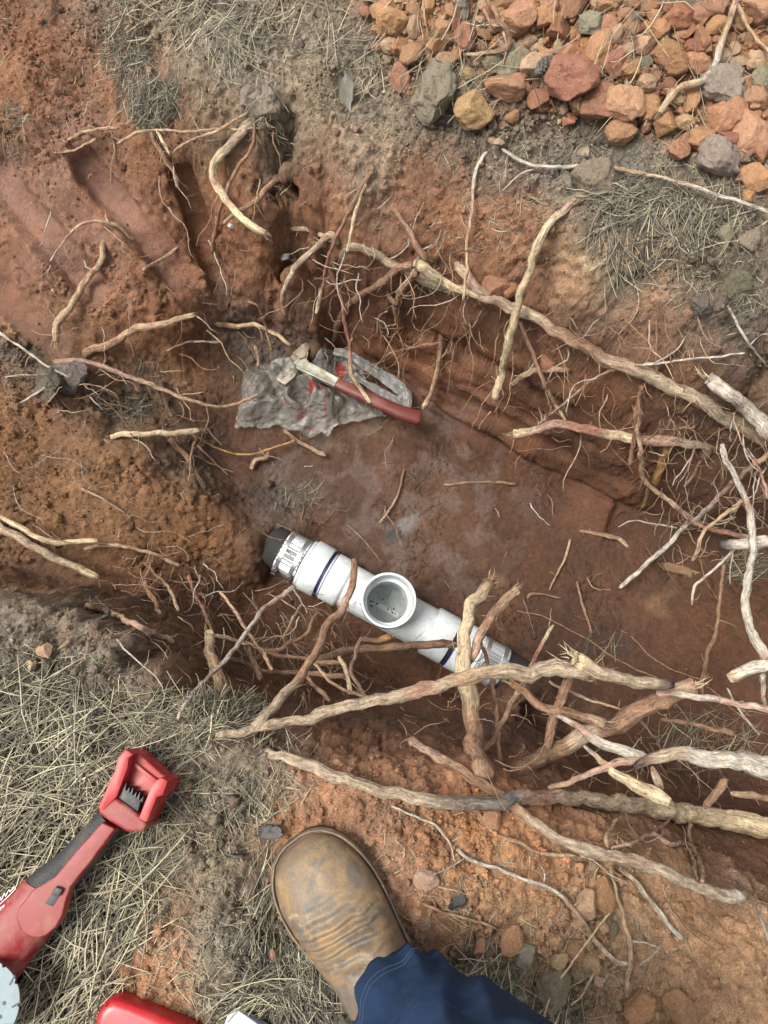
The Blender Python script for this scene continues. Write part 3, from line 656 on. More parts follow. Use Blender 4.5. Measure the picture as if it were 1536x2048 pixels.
# ================================================================== the person who takes the photograph: boot and trouser leg
m_leather, n, l, bs = mat('tan_leather'); co = objco(n)
a1 = tex(n, l, co, 22, 5, 0.6, 0.6); a2 = tex(n, l, co, 27, 6, 0.7, 0.3); a3 = tex(n, l, co, 9, 4, 0.6); a4 = tex(n, l, co, 420, 3, 0.6)
c = mix(n, l, 'MIX', ramp(n, l, a3, [(0.35, 0.0), (0.62, 1.0)]), (0.225, 0.140, 0.058), (0.150, 0.102, 0.062))
c = mix(n, l, 'MIX', ramp(n, l, a1, [(0.42, 0.0), (0.58, 0.85)]), c, (0.125, 0.088, 0.056))
c = mix(n, l, 'MIX', ramp(n, l, a2, [(0.47, 0.0), (0.60, 0.8)]), c, (0.070, 0.068, 0.060))
a5 = tex(n, l, co, 30, 5, 0.7, 0.5); c = mix(n, l, 'MIX', ramp(n, l, a5, [(0.58, 0.0), (0.75, 0.7)]), c, (0.40, 0.31, 0.18))
c = mix(n, l, 'MULTIPLY', 0.6, c, ramp(n, l, a4, [(0.3, 0.75), (0.7, 1.2)])); l.new(c, bs.inputs['Base Color'])
bs.inputs['Roughness'].default_value = 0.55
b0 = bump(n, l, a4, 0.35, 0.0012, None); bump(n, l, a1, 0.2, 0.004, bs, b0)
m_sole = grimy('boot_sole', (0.085, 0.052, 0.036), 0.8, (0.26, 0.15, 0.09), 0.7, 26, bumpy=0.4)
m_navy, n, l, bs = mat('navy_twill'); co = objco(n)
wv = N(n, 'ShaderNodeTexWave', Scale=420.0, Distortion=0.6, Detail=1.0); wv.bands_direction = 'DIAGONAL'; l.new(co, wv.inputs['Vector'])
d1 = tex(n, l, co, 16, 5, 0.6, 0.5); d2 = tex(n, l, co, 300, 3, 0.6)
c = mix(n, l, 'MIX', ramp(n, l, d1, [(0.45, 0.0), (0.8, 0.35)]), (0.011, 0.026, 0.060), (0.032, 0.042, 0.064))
c = mix(n, l, 'MULTIPLY', 0.5, c, ramp(n, l, d2, [(0.3, 0.7), (0.7, 1.25)])); l.new(c, bs.inputs['Base Color'])
bs.inputs['Roughness'].default_value = 0.9; bs.inputs['Specular IOR Level'].default_value = 0.15
b0 = bump(n, l, wv.outputs['Fac'], 0.25, 0.0006, None); bump(n, l, d2, 0.25, 0.001, bs, b0)

T0 = at(588, 1686, 0.03); T1 = at(795, 2010, 0.03); bd = Vector((T1.x - T0.x, T1.y - T0.y, 0)).normalized(); br = Vector((bd.y, -bd.x, 0))   # br: to the left of the picture when looking from heel to toe
if br.x > 0: br = -br
gz0 = -0.004
person = empty('person', T0 + bd * 0.15); person.location.z = 0
tag(person, 'person in navy work trousers and a scuffed tan leather boot at the pit edge', 'person')
def boot_loft(name, prof, m, crease=False, seg=56, bottom=0.0):
    v, f = [], []
    for i, (s, wl_, wr_, h_, z0_) in enumerate(prof):
        c0 = T0 + bd * s
        for k in range(seg + 1):
            a = pi * k / seg; ca, sa_ = cos(a), sin(a); e = 0.80
            xx = math.copysign(abs(ca) ** 0.82, ca) * (wl_ if ca > 0 else wr_); zq = (abs(sa_) ** e) * (h_ - z0_)
            p = Vector((c0.x, c0.y, gz0 + z0_)) + br * xx + Vector((0, 0, zq))
            if crease:
                t_ = s + 0.012 * ca + 0.006 * mnoise.noise(Vector((a * 1.5, s * 25, 1)))
                env = math.exp(-((t_ - 0.118) / 0.032) ** 2) * (0.35 + 0.65 * sa_)
                p.z += 0.0042 * env * sin(t_ * 2 * pi / 0.0135 + 1.6 * mnoise.noise(Vector((a * 3, s * 40, 3))))
                p += (p - (c0 + Vector((0, 0, 0.02)))).normalized() * 0.0022 * mnoise.noise(Vector((p.x * 38, p.y * 38, p.z * 38)))
            v.append(p)
        v.append(Vector((c0.x, c0.y, gz0 + bottom)) - br * wr_ * 0.96); v.append(Vector((c0.x, c0.y, gz0 + bottom)) + br * wl_ * 0.96)
    M_ = seg + 3
    for i in range(len(prof) - 1):
        for k in range(M_): f.append((i * M_ + k, i * M_ + (k + 1) % M_, (i + 1) * M_ + (k + 1) % M_, (i + 1) * M_ + k))
    f.append(tuple(range(M_))); f.append(tuple(range((len(prof) - 1) * M_, len(prof) * M_)))
    me = bpy.data.meshes.new(name); me.from_pydata(v, [], f); me.update()
    bm = bmesh.new(); bm.from_mesh(me); bmesh.ops.recalc_face_normals(bm, faces=bm.faces); bm.to_mesh(me); bm.free()
    o = link_mesh(name, me, m, None, True); return o
ss = np.concatenate([np.array([0.0, 0.0012, 0.003, 0.006, 0.010, 0.016, 0.022]), np.arange(0.028, 0.30, 0.0024), [0.302, 0.305, 0.307, 0.308]])
def P_(s, xs, ys): return float(np.interp(s, xs, ys))
xs = [0, .0012, .003, .006, .010, .016, .024, .034, .048, .065, .085, .105, .13, .16, .19, .22, .26, .295, .304, .308]
wl0 = [.010, .016, .022, .0285, .0345, .0410, .0470, .0525, .0575, .0605, .0615, .0600, .0560, .0510, .0470, .0440, .0430, .036, .02, .008]
wr0 = [.010, .016, .022, .0285, .0345, .0410, .0470, .0525, .0575, .0610, .0625, .0615, .0580, .0525, .0485, .0450, .0430, .036, .02, .008]
hh0 = [.032, .036, .040, .045, .0495, .0550, .0600, .0645, .0690, .0730, .0770, .0830, .0950, .1150, .1400, .160, .165, .15, .13, .11]
up = boot_loft('boot', [(s, P_(s, xs, wl0) - .002, P_(s, xs, wr0) - .002, P_(s, xs, hh0), .026) for s in ss if s > 0.002], m_leather, True, bottom=0.022)
child(up, person); tag(up, 'scuffed tan pull-on leather boot with dark stains')
sole = boot_loft('sole', [(s - .004, P_(s, xs, wl0) + .0035, P_(s, xs, wr0) + .0035, .0295, .0275) for s in ss], m_sole, False, 24, 0.0)
sole.parent = up
welt = []
for sgn, ww in ((1, wl0), (-1, wr0)):
    row = [(T0 + bd * (s - .002) + br * sgn * (P_(s, xs, ww) + .0012)) for s in ss[::2] if s < 0.3]
    welt.append([Vector((p.x, p.y, gz0 + 0.0305)) for p in row])
wp = welt[0][::-1] + welt[1]
w_o = sweep('welt', wp, [0.0017] * len(wp), [0.0015] * len(wp), m_leather, None, 6); w_o.parent = up
# trouser leg: ankle, shin, knee, thigh
A0 = T0 + bd * 0.222 + Vector((0.012, 0, 0)); A0.z = 0.088
leg = [A0, A0 + Vector((0.034, -0.010, 0.08)), A0 + Vector((0.075, -0.016, 0.19)), A0 + Vector((0.105, -0.02, 0.34)), A0 + Vector((0.11, -0.06, 0.43)), A0 + Vector((0.08, -0.16, 0.50)), A0 + Vector((0.06, -0.34, 0.56)), A0 + Vector((0.05, -0.50, 0.60))]
LP = catmull(leg, 0.005); nl_ = len(LP)
acc = [0]
for i in range(1, nl_): acc.append(acc[-1] + (LP[i] - LP[i - 1]).length)
rad_ = np.interp(acc, [0, .05, .12, .22, .36, .45, .55, .75, 1.0], [.070, .074, .080, .088, .098, .104, .105, .11, .115])
seg = 120; v, f = [], []
u_prev = Vector((1, 0, 0))
for i in range(nl_):
    d = (LP[min(i + 1, nl_ - 1)] - LP[max(i - 1, 0)]).normalized(); w = d.cross(u_prev).normalized(); u = w.cross(d).normalized(); u_prev = u
    for k in range(seg):
        a = 2 * pi * k / seg; s = acc[i]; r = rad_[i]
        drape = math.exp(-(s / 0.10) ** 2)
        f1_ = mnoise.noise(Vector((cos(a) * 1.1, sin(a) * 1.1, s * 9.0 + 2.0 * cos(a) + 2)))
        f3_ = mnoise.noise(Vector((cos(a) * 0.9 + 5, sin(a) * 0.9, s * 8 + 1.6 * cos(a + 0.6))))
        r += 0.011 * f1_ * (0.35 + 0.35 * drape) + 0.011 * max(0.0, 1 - abs(f3_) * 4.0) + 0.0015 * mnoise.noise(Vector((cos(a) * 7, sin(a) * 7, s * 50)))
        r += 0.006 * math.exp(-((s - 0.018) / 0.003) ** 2) * 0.25
        q_ = LP[i] + u * r * 0.96 * cos(a) + w * r * 1.04 * sin(a)
        if i < 6: q_.z += 0.016 * sin(a * 1 + 2.2) * (1 - i / 6.0) + 0.0015 * f1_
        v.append(q_)
for i in range(nl_ - 1):
    for k in range(seg): f.append((i * seg + k, i * seg + (k + 1) % seg, (i + 1) * seg + (k + 1) % seg, (i + 1) * seg + k))
f.append(tuple(range((nl_ - 1) * seg, nl_ * seg)))
tl = from_py('trouser_leg', v, f, m_navy); child(tl, person)
m_thread = grimy('hem_thread', (0.018, 0.032, 0.066), 0.9, (0.04, 0.045, 0.06), 0.5, 60)
for r_i in (4, 5):
    ring_ = [Vector(q_) for q_ in v[r_i * seg:(r_i + 1) * seg]]; ring_.append(ring_[0].copy())
    hs_ = sweep('hem_seam', ring_, [0.0007] * len(ring_), [0.0007] * len(ring_), m_thread, None, 6); hs_.parent = tl
sol = tl.modifiers.new('cloth', 'SOLIDIFY'); sol.thickness = 0.0022; sol.offset = -1

# ================================================================== cordless cut-off tool
m_tred = grimy('dusty_red_plastic', (0.185, 0.011, 0.012), 0.46, (0.29, 0.155, 0.115), 0.70, 42, 0.4, 0, 0.3, lo=0.44, hi=0.74)
m_tred2 = grimy('clean_red_plastic', (0.29, 0.014, 0.016), 0.40, (0.36, 0.16, 0.11), 0.5, 40, 0.4, 0, 0.2, lo=0.50, hi=0.75)
m_tgrip = grimy('black_overmould', (0.022, 0.023, 0.024), 0.68, (0.15, 0.105, 0.07), 0.65, 20, bumpy=0.0)
n = m_tgrip.node_tree.nodes; l = m_tgrip.node_tree.links
vv_ = N(n, 'ShaderNodeTexVoronoi', Scale=520.0); l.new(objco(n), vv_.inputs['Vector']); bump(n, l, vv_.outputs['Distance'], 0.6, 0.0012, n['Principled BSDF'])
m_black = grimy('black_plastic', (0.016, 0.017, 0.019), 0.5, (0.07, 0.05, 0.04), 0.4, 40)
m_disc = grimy('disc_steel', (0.135, 0.175, 0.19), 0.50, (0.26, 0.22, 0.18), 0.5, 40, 0.5, 0.25, 0.2)
m_white = grimy('white_print', (0.80, 0.78, 0.76), 0.5, (0.45, 0.15, 0.12), 0.5, 120)
TZ = 0.070
def tz(x, y, z=TZ): return at(x / 3.6056, 1480 + y / 3.6056, z)
tool = empty('cut_off_tool', tz(560, 800, 0)); tag(tool, 'dusty red and black cordless cut-off tool without battery lying on dry grass', 'power tool')
def loft2(name, L, Rr, zc, hgt_, m, seg=40, power=3.0):
    """loft between matching left and right edge points of the drawing"""
    a_ = catmull([tz(*p, .045) for p in L], 0.004); n_ = max(8, len(a_)); v, f = [], []
    def res(pp):
        q = catmull([tz(*p, .045) for p in pp], 0.002); d_ = [0]
        for i in range(1, len(q)): d_.append(d_[-1] + (q[i] - q[i - 1]).length)
        tt = np.linspace(0, d_[-1], n_); arr = np.array([tuple(x) for x in q])
        return np.stack([np.interp(tt, d_, arr[:, c_]) for c_ in range(3)], 1)
    A_, B_ = res(L), res(Rr); hz_ = np.interp(np.linspace(0, 1, n_), np.linspace(0, 1, len(hgt_)), hgt_); zc_ = np.interp(np.linspace(0, 1, n_), np.linspace(0, 1, len(zc)), zc)
    for i in range(n_):
        c0 = (A_[i] + B_[i]) / 2; hv = (B_[i] - A_[i]) / 2
        for k in range(seg):
            a = 2 * pi * k / seg; ca, sa_ = cos(a), sin(a)
            ca = math.copysign(abs(ca) ** (2 / power), ca); sa_ = math.copysign(abs(sa_) ** (2 / power), sa_)
            v.append((c0[0] + hv[0] * ca, c0[1] + hv[1] * ca, zc_[i] + hz_[i] * sa_))
    for i in range(n_ - 1):
        for k in range(seg): f.append((i * seg + k, i * seg + (k + 1) % seg, (i + 1) * seg + (k + 1) % seg, (i + 1) * seg + k))
    f.append(tuple(range(seg))[::-1]); f.append(tuple(range((n_ - 1) * seg, n_ * seg)))
    o = from_py(name, v, f, m)
    bm = bmesh.new(); bm.from_mesh(o.data); bmesh.ops.recalc_face_normals(bm, faces=bm.faces); bm.to_mesh(o.data); bm.free()
    sharp(o, 50); return child(o, tool)
loft2('grip', [(735, 500), (640, 590), (540, 700), (430, 810), (300, 910), (190, 1000), (120, 1070)], [(880, 640), (790, 760), (700, 880), (600, 990), (520, 1080), (480, 1170), (440, 1250)], [0.040, 0.041, 0.040, 0.040], [0.026, 0.026, 0.028, 0.029], m_tgrip, 48, 2.5)
loft2('motor_housing', [(205, 985), (90, 1080), (-40, 1190), (-200, 1330), (-360, 1480), (-480, 1600)], [(486, 1120), (430, 1270), (330, 1440), (210, 1590), (100, 1740), (-40, 1860)], [0.040, 0.039, 0.038, 0.038], [0.0295, 0.031, 0.033, 0.033], m_tred, 48, 2.6)
def tpoly(pts_, z=TZ): return [tuple(tz(x, y, z).xy) for x, y in pts_]
prism('paddle_switch', tpoly([(735, 592), (830, 640), (742, 760), (650, 880), (565, 985), (505, 1060), (475, 1160), (445, 1270), (400, 1350), (330, 1410), (270, 1432), (195, 1415), (140, 1365), (112, 1285), (135, 1210), (190, 1140), (225, 1090), (330, 1030), (400, 980), (450, 920), (540, 810), (640, 700)], .074), 0.055, 0.0735, m_tred, tool, 0.0022, 3)
prism('switch_slot', tpoly([(405, 1050), (460, 1075), (375, 1205), (318, 1180)], .076), 0.066, 0.0742, m_black, tool, 0.0006, 2)
prism('lock_slider', tpoly([(410, 1052), (462, 1074), (430, 1128), (372, 1108)], .076), 0.07, 0.0790, m_black, tool, 0.0018, 3)
# battery foot: back plate, side rails, end lip, terminals
prism('battery_mount', tpoly([(925, 60), (980, 100), (1145, 250), (1225, 290), (1190, 395), (1150, 405), (1045, 640), (940, 655), (830, 600), (735, 535), (722, 485), (850, 205), (862, 130)]), 0.014, 0.058, m_tred2, tool, 0.003, 2)
prism('rail', tpoly([(925, 60), (980, 100), (948, 128), (940, 195), (862, 405), (770, 500), (722, 490), (850, 205), (862, 130)]), 0.050, 0.080, m_tred2, tool, 0.0025, 2)
prism('rail', tpoly([(1145, 285), (1180, 262), (1228, 290), (1190, 395), (1150, 405), (1075, 590), (1015, 560), (1105, 330)]), 0.050, 0.080, m_tred2, tool, 0.0025, 2)
prism('end_lip', tpoly([(855, 412), (1012, 530), (1075, 600), (1045, 655), (930, 655), (820, 590), (730, 530), (722, 490), (770, 450)]), 0.020, 0.0785, m_tred, tool, 0.004, 3)
prism('end_lip', tpoly([(950, 190), (962, 165), (1135, 300), (1118, 332)]), 0.05, 0.064, m_tred2, tool, 0.001, 2)
prism('terminal_block', tpoly([(895, 345), (1022, 435), (1000, 515), (860, 415)]), 0.055, 0.0735, m_black, tool, 0.001, 2)
for k in range(6):
    u_ = k / 5; x_, y_ = 898 + 122 * u_, 352 + 84 * u_
    prism('terminal_blade', tpoly([(x_ - 5, y_), (x_ + 12, y_ + 9), (x_ + 20, y_ - 48 + 16 * (k % 2))]), 0.058, 0.0735, m_black, tool, 0.0)
# cutting disc
DC = at(-40, 2008, 0.083); dr = 80 * mpp(DC)
dv, df = [], []; seg = 96
for zi, zo in enumerate((0.0012, -0.0012)):
    for rr_ in (0.0, 0.30, 0.93, 1.0):
        for k in range(seg):
            notch = 0.06 if (k % 8 == 0 and rr_ == 1.0) else 0
            dv.append(DC + Vector((cos(2 * pi * k / seg) * dr * (rr_ - notch), sin(2 * pi * k / seg) * dr * (rr_ - notch), zo + (0.0006 if rr_ > .9 and zi == 0 else 0))))
for zi in range(2):
    for j in range(3):
        for k in range(seg):
            b0 = zi * 4 * seg; qd = (b0 + j * seg + k, b0 + j * seg + (k + 1) % seg, b0 + (j + 1) * seg + (k + 1) % seg, b0 + (j + 1) * seg + k)
            df.append(qd if zi == 0 else qd[::-1])
for k in range(seg): df.append((3 * seg + k, 3 * seg + (k + 1) % seg, 7 * seg + (k + 1) % seg, 7 * seg + k))
disc = from_py('cutting_disc', dv, df, m_disc, None, False); child(disc, tool)
for a in (0.05, -0.45):
    c0 = DC + Vector((cos(a), sin(a), 0)) * dr * 0.62 + Vector((0, 0, 0.0013)); 
    h_ = lathe('disc_hole', c0, Vector((0, 0, 1)), [(0, 0.0022), (0.0004, 0.0022)], m_black, None, 14); h_.parent = disc
for a in (0.62, 0.0, -0.5):
    c0 = DC + Vector((cos(a), sin(a), 0)) * dr * 0.93 + Vector((0, 0, 0.0016)); t_ = Vector((cos(a + 0.5), sin(a + 0.5), 0))
    h_ = boxm('rim_slot', c0, t_ * 0.011, Vector((-t_.y, t_.x, 0)) * 0.002, Vector((0, 0, 0.0012)), m_black, None); h_.parent = disc
# lettering on the housing, running along the tool
cu = bpy.data.curves.new('lettering', 'FONT'); cu.body = 'FUEL'; cu.size = 0.0125; cu.extrude = 0.0006; cu.shear = 0.25; cu.offset = 0.0004; cu.space_character = 1.15
to = bpy.data.objects.new('lettering', cu); COL.objects.link(to); bpy.context.view_layer.update()
tme = bpy.data.meshes.new_from_object(to.evaluated_get(bpy.context.evaluated_depsgraph_get())); bpy.data.objects.remove(to)
e0, e1 = tz(-30, 1240, .066), tz(160, 1105, .066); ex = (e1 - e0); ex.z = 0; ex.normalize(); ey = Vector((-ex.y, ex.x, 0))
org = tz(-28, 1262, .0655); wid = max(v_.co.x for v_ in tme.vertices)
kx = ((tz(162, 1128, .0655) - org).length) / wid
for v_ in tme.vertices:
    c_ = v_.co.copy(); v_.co = org + ex * c_.x * kx + ey * c_.y * 0.52 + Vector((0, 0, c_.z - 0.12 * c_.y))
lt = link_mesh('lettering', tme, m_white, None, False); child(lt, tool)
def stroke(pts_, w):
    P = catmull([tz(x, y, .0640 - 0.004 * i / len(pts_)) for i, (x, y) in enumerate(pts_)], 0.002)
    o = sweep('script_lettering', P, [w] * len(P), [0.0006] * len(P), m_white, None, 6); child(o, tool)
for st_ in ([(-30, 1212), (20, 1165), (66, 1122), (114, 1072)], [(-24, 1175), (4, 1132), (8, 1158), (34, 1104), (40, 1128), (66, 1078), (74, 1096), (100, 1056)], [(114, 1072), (104, 1060), (92, 1078)]): stroke(st_, 0.00055)

# ================================================================== red plastic thing and white offcut at the lower edge
def rp(pts_, z): return [tuple(at(x, y, z).xy) for x, y in pts_]
m_red3 = grimy('smooth_red_plastic', (0.38, 0.010, 0.016), 0.34, (0.5, 0.2, 0.16), 0.12, 20, 0.5)
def rpb(name, pts_, z0, z1_, m, bev, label, cat):
    c0 = at(*pts_[0], 0.0); e = prism(name, rp(pts_, z1_), z0, z1_, m, None, bev, 5); tag(e, label, cat); return e
rpb('red_plastic_can', [(188, 2085), (188, 2040), (197, 2016), (225, 1997), (262, 2010), (345, 2046), (420, 2080), (470, 2180), (330, 2260), (190, 2240)], 0.0, 0.040, m_red3, 0.012, 'smooth bright red plastic container corner at the lower edge beside the dry grass', 'container')
m_card = grimy('white_plastic', (0.34, 0.40, 0.43), 0.5, (0.4, 0.3, 0.22), 0.3, 40)
rpb('white_offcut', [(444, 2062), (455, 2030), (476, 2020), (500, 2037), (540, 2066), (520, 2130), (460, 2110)], 0.0, 0.02, m_card, 0.0015, 'white plastic offcut lying left of the boot at the lower edge', 'offcut')

# ================================================================== ROOTS: each traced root is a thing of its own
m_root, n, l, bs = mat('root_bark')
ca3 = N(n, 'ShaderNodeAttribute', _attribute_name='Col'); co = objco(n)
rc_ = N(n, 'ShaderNodeAttribute', _attribute_name='rc')
def stretched(sx, sy, detail=5):
    mp = n.new('ShaderNodeMapping'); mp.inputs['Scale'].default_value = (sx, sy, sy); l.new(rc_.outputs['Vector'], mp.inputs['Vector'])
    return tex(n, l, mp.outputs[0], 1.0, detail, 0.65, 0.6)
fibre_ = stretched(38, 330); ringy = stretched(230, 70, 4); r1 = stretched(120, 260); r2 = tex(n, l, co, 60, 4, 0.6, 0.5); r3 = tex(n, l, co, 700, 3, 0.6)
c = mix(n, l, 'MULTIPLY', 0.85, ca3.outputs['Color'], ramp(n, l, r1, [(0.28, 0.36), (0.48, 0.95), (0.75, 1.40)]))
c = mix(n, l, 'MULTIPLY', 0.7, c, ramp(n, l, r2, [(0.3, 0.58), (0.7, 1.25)]))
c = mix(n, l, 'MULTIPLY', 0.85, c, ramp(n, l, fibre_, [(0.34, 0.38), (0.46, 0.95), (0.7, 1.25)]))
c = mix(n, l, 'MULTIPLY', 0.6, c, ramp(n, l, ringy, [(0.33, 0.45), (0.42, 1.0)]))
l.new(c, bs.inputs['Base Color']); bs.inputs['Roughness'].default_value = 0.82; bs.inputs['Specular IOR Level'].default_value = 0.25
b00 = bump(n, l, fibre_, 0.9, 0.005, None); b0 = bump(n, l, r1, 0.8, 0.004, None, b00); bump(n, l, r3, 0.4, 0.001, bs, b0)
RCOL = {'b': (0.29, 0.175, 0.108), 'g': (0.42, 0.325, 0.225), 'w': (0.52, 0.46, 0.375), 'p': (0.62, 0.485, 0.305), 'r': (0.34, 0.165, 0.115),
        'd': (0.125, 0.078, 0.052), 't': (0.44, 0.305, 0.19), 'k': (0.055, 0.050, 0.048), 'c': (0.19, 0.165, 0.14), 'o': (0.44, 0.25, 0.10), 'i': (0.46, 0.30, 0.22)}
RCOL = {k: np.array(v) * 0.96 for k, v in RCOL.items()}
def tube(P, R, seg, colf, seed, V, F, C, fibre=False):
    base = len(V); n_ = len(P); u_p = None; sl = 0.0
    for i in range(n_):
        d = (P[min(i + 1, n_ - 1)] - P[max(i - 1, 0)])
        d = d.normalized() if d.length > 1e-9 else Vector((0, 0, 1))
        if u_p is None: _, u, w = frame_of(d)
        else:
            w = d.cross(u_p); w = w.normalized() if w.length > 1e-6 else frame_of(d)[2]; u = w.cross(d).normalized()
        if i: sl += (P[i] - P[i - 1]).length
        u_p = u; cc = colf(i / max(1, n_ - 1))
        for k in range(seg):
            a = 2 * pi * k / seg
            if seg >= 8:
                e = mnoise.noise(Vector((cos(a) * 1.3 + seed, sin(a) * 1.3, i * 0.22))); e2 = mnoise.noise(Vector((cos(a) * 2.6, sin(a) * 2.6 + seed, i * (0.10 if fibre else 0.5))))
                r = R[i] * (1 + 0.20 * e + 0.17 * e2); tone = max(0.35, 1 + 0.42 * e2 + 0.25 * e)
            else: r = R[i]; tone = 1.0
            V.append(P[i] + u * r * cos(a) + w * r * sin(a)); C.append((*(cc * tone), sl + seed * 0.37, r * cos(a), r * sin(a)))
    for i in range(n_ - 1):
        for k in range(seg): F.append((base + i * seg + k, base + i * seg + (k + 1) % seg, base + (i + 1) * seg + (k + 1) % seg, base + (i + 1) * seg + k))
    F.append(tuple(range(base, base + seg))[::-1]); F.append(tuple(range(base + (n_ - 1) * seg, base + n_ * seg)))
def emit(name, V, F, C, m, parent=None):
    o = from_py(name, V, F, m); C = np.array(C); set_col(o.data, C[:, :3])
    a_ = o.data.attributes.new('rc', 'FLOAT_VECTOR', 'POINT'); a_.data.foreach_set('vector', np.ascontiguousarray(C[:, 3:], np.float32).ravel())
    return child(o, parent) if parent else o
def colour_fn(code, seed):
    stops = [RCOL[ch] for ch in code]
    def fn(t):
        x = min(max(t + 0.03 * mnoise.noise(Vector((t * 9, seed, 0))), 0), 1) * (len(stops) - 1) if len(stops) > 1 else 0
        i = min(int(x), max(len(stops) - 2, 0)); f = x - i
        f = f * f * (3 - 2 * f); f = f * f * (3 - 2 * f)
        c = stops[i] * (1 - f) + stops[min(i + 1, len(stops) - 1)] * f
        red = max(0, mnoise.noise(Vector((t * 7 + seed * 1.7, seed, 5))) - 0.18) * 1.6 if code[0] not in 'pdk' else 0
        dirt = max(0, mnoise.noise(Vector((t * 11 + seed * 0.7, seed, 15))) - 0.05) * 0.9
        c = c * (1 - dirt) + np.array((0.27, 0.145, 0.08)) * dirt
        return c * (1 - red) + RCOL['r'] * red
    return fn
def path3(spec, lift=None, z=None, w=(8, 8)):
    """points of the drawing into the place: on or above what is seen of the ground, or from height to height"""
    px = [Vector((a, b)) for a, b in spec]; L = [0]
    for i in range(1, len(px)): L.append(L[-1] + (px[i] - px[i - 1]).length)
    out = []
    for i, p in enumerate(px):
        t = L[i] / L[-1]; h, _ = hit(p.x, p.y); d = ray(p.x, p.y); tg = (h - EYE).length / d.length
        wr = lerp(w[0], w[1], t) / 2 * mpp(h)
        if z is not None:
            if len(z) == 2: zt = lerp(z[0], z[1], t)
            else: zt = float(np.interp(t, np.linspace(0, 1, len(z)), z))
            tt = (zt / 100 - CAM_H) / d.z; tt = min(tt, tg - wr * 0.3 / d.length)
        else:
            lf = float(np.interp(t, np.linspace(0, 1, len(lift)), lift)) / 100
            tt = tg - (lf + wr * 0.4) / d.length
        out.append(EYE + d * tt)
    return out
def P2(s): return [tuple(float(x) for x in t.split(',')) for t in s.split()]
def splinters(p, d, r, code, V, F, C, count, seed):
    rr_ = random.Random(seed); _, u, w = frame_of(d)
    for k in range(count):
        a = rr_.uniform(0, 2 * pi); q = p + (u * cos(a) + w * sin(a)) * r * rr_.uniform(0.15, 0.9) - d * r * 0.5
        dd = (d + (u * cos(a) + w * sin(a)) * rr_.uniform(-0.1, 0.30)).normalized(); ln = r * rr_.uniform(1.0, 3.6)
        pts_ = [q, q + dd * ln * 0.5, q + (dd + Vector((rr_.uniform(-.3, .3), rr_.uniform(-.3, .3), rr_.uniform(-.3, .1)))) * ln]
        cc = RCOL['p'] * rr_.uniform(0.6, 1.1); k0 = max(0.0005, r * rr_.uniform(0.05, 0.14))
        tube(pts_, [k0, k0 * 0.8, k0 * 0.15], 4, lambda t: cc, 0, V, F, C)
def wiggle_path(P, step, amp, seed):
    Q = catmull(P, step); n_ = len(Q)
    for i in range(n_):
        e = min(1, i / 4, (n_ - 1 - i) / 4)
        q = Q[i] * 22; Q[i] = Q[i] + Vector((mnoise.noise(q + Vector((seed, 0, 0))), mnoise.noise(q + Vector((0, seed, 9))), 0.5 * mnoise.noise(q + Vector((4, 0, seed))))) * amp * e
        q = Q[i] * 62; Q[i] = Q[i] + Vector((mnoise.noise(q + Vector((seed, 3, 0))), mnoise.noise(q + Vector((2, seed, 9))), 0.6 * mnoise.noise(q + Vector((4, 1, seed))))) * amp * 0.75 * e
    return Q
def hairs(Q, R, V, F, C, count, seed, code):
    rr_ = random.Random(seed + 5)
    for k in range(count):
        i = rr_.randrange(1, len(Q) - 1); d = (Q[i + 1] - Q[i - 1]).normalized(); _, u, w = frame_of(d)
        a = rr_.uniform(0, 2 * pi); dirv = ((u * cos(a) + w * sin(a)) * 1.0 + d * rr_.uniform(-0.6, 0.8)).normalized()
        ln = rr_.uniform(0.012, 0.05); p = Q[i] + dirv * R[i] * 0.5; pts_ = [p]; m_ = rr_.randrange(4, 8)
        for s_ in range(m_):
            dirv = (dirv + Vector((rr_.uniform(-.5, .5), rr_.uniform(-.5, .5), rr_.uniform(-.55, .25)))).normalized(); p = p + dirv * ln / m_; pts_.append(p)
        r0 = rr_.uniform(0.0005, 0.0011); cc = (RCOL['t'] * 0.8 + RCOL[code[0]] * 0.2) * rr_.uniform(0.6, 1.25)
        tube(pts_, [r0 * (1 - 0.7 * j / m_) for j in range(m_ + 1)], 4, lambda t: cc, 0, V, F, C)
_seed = [0]
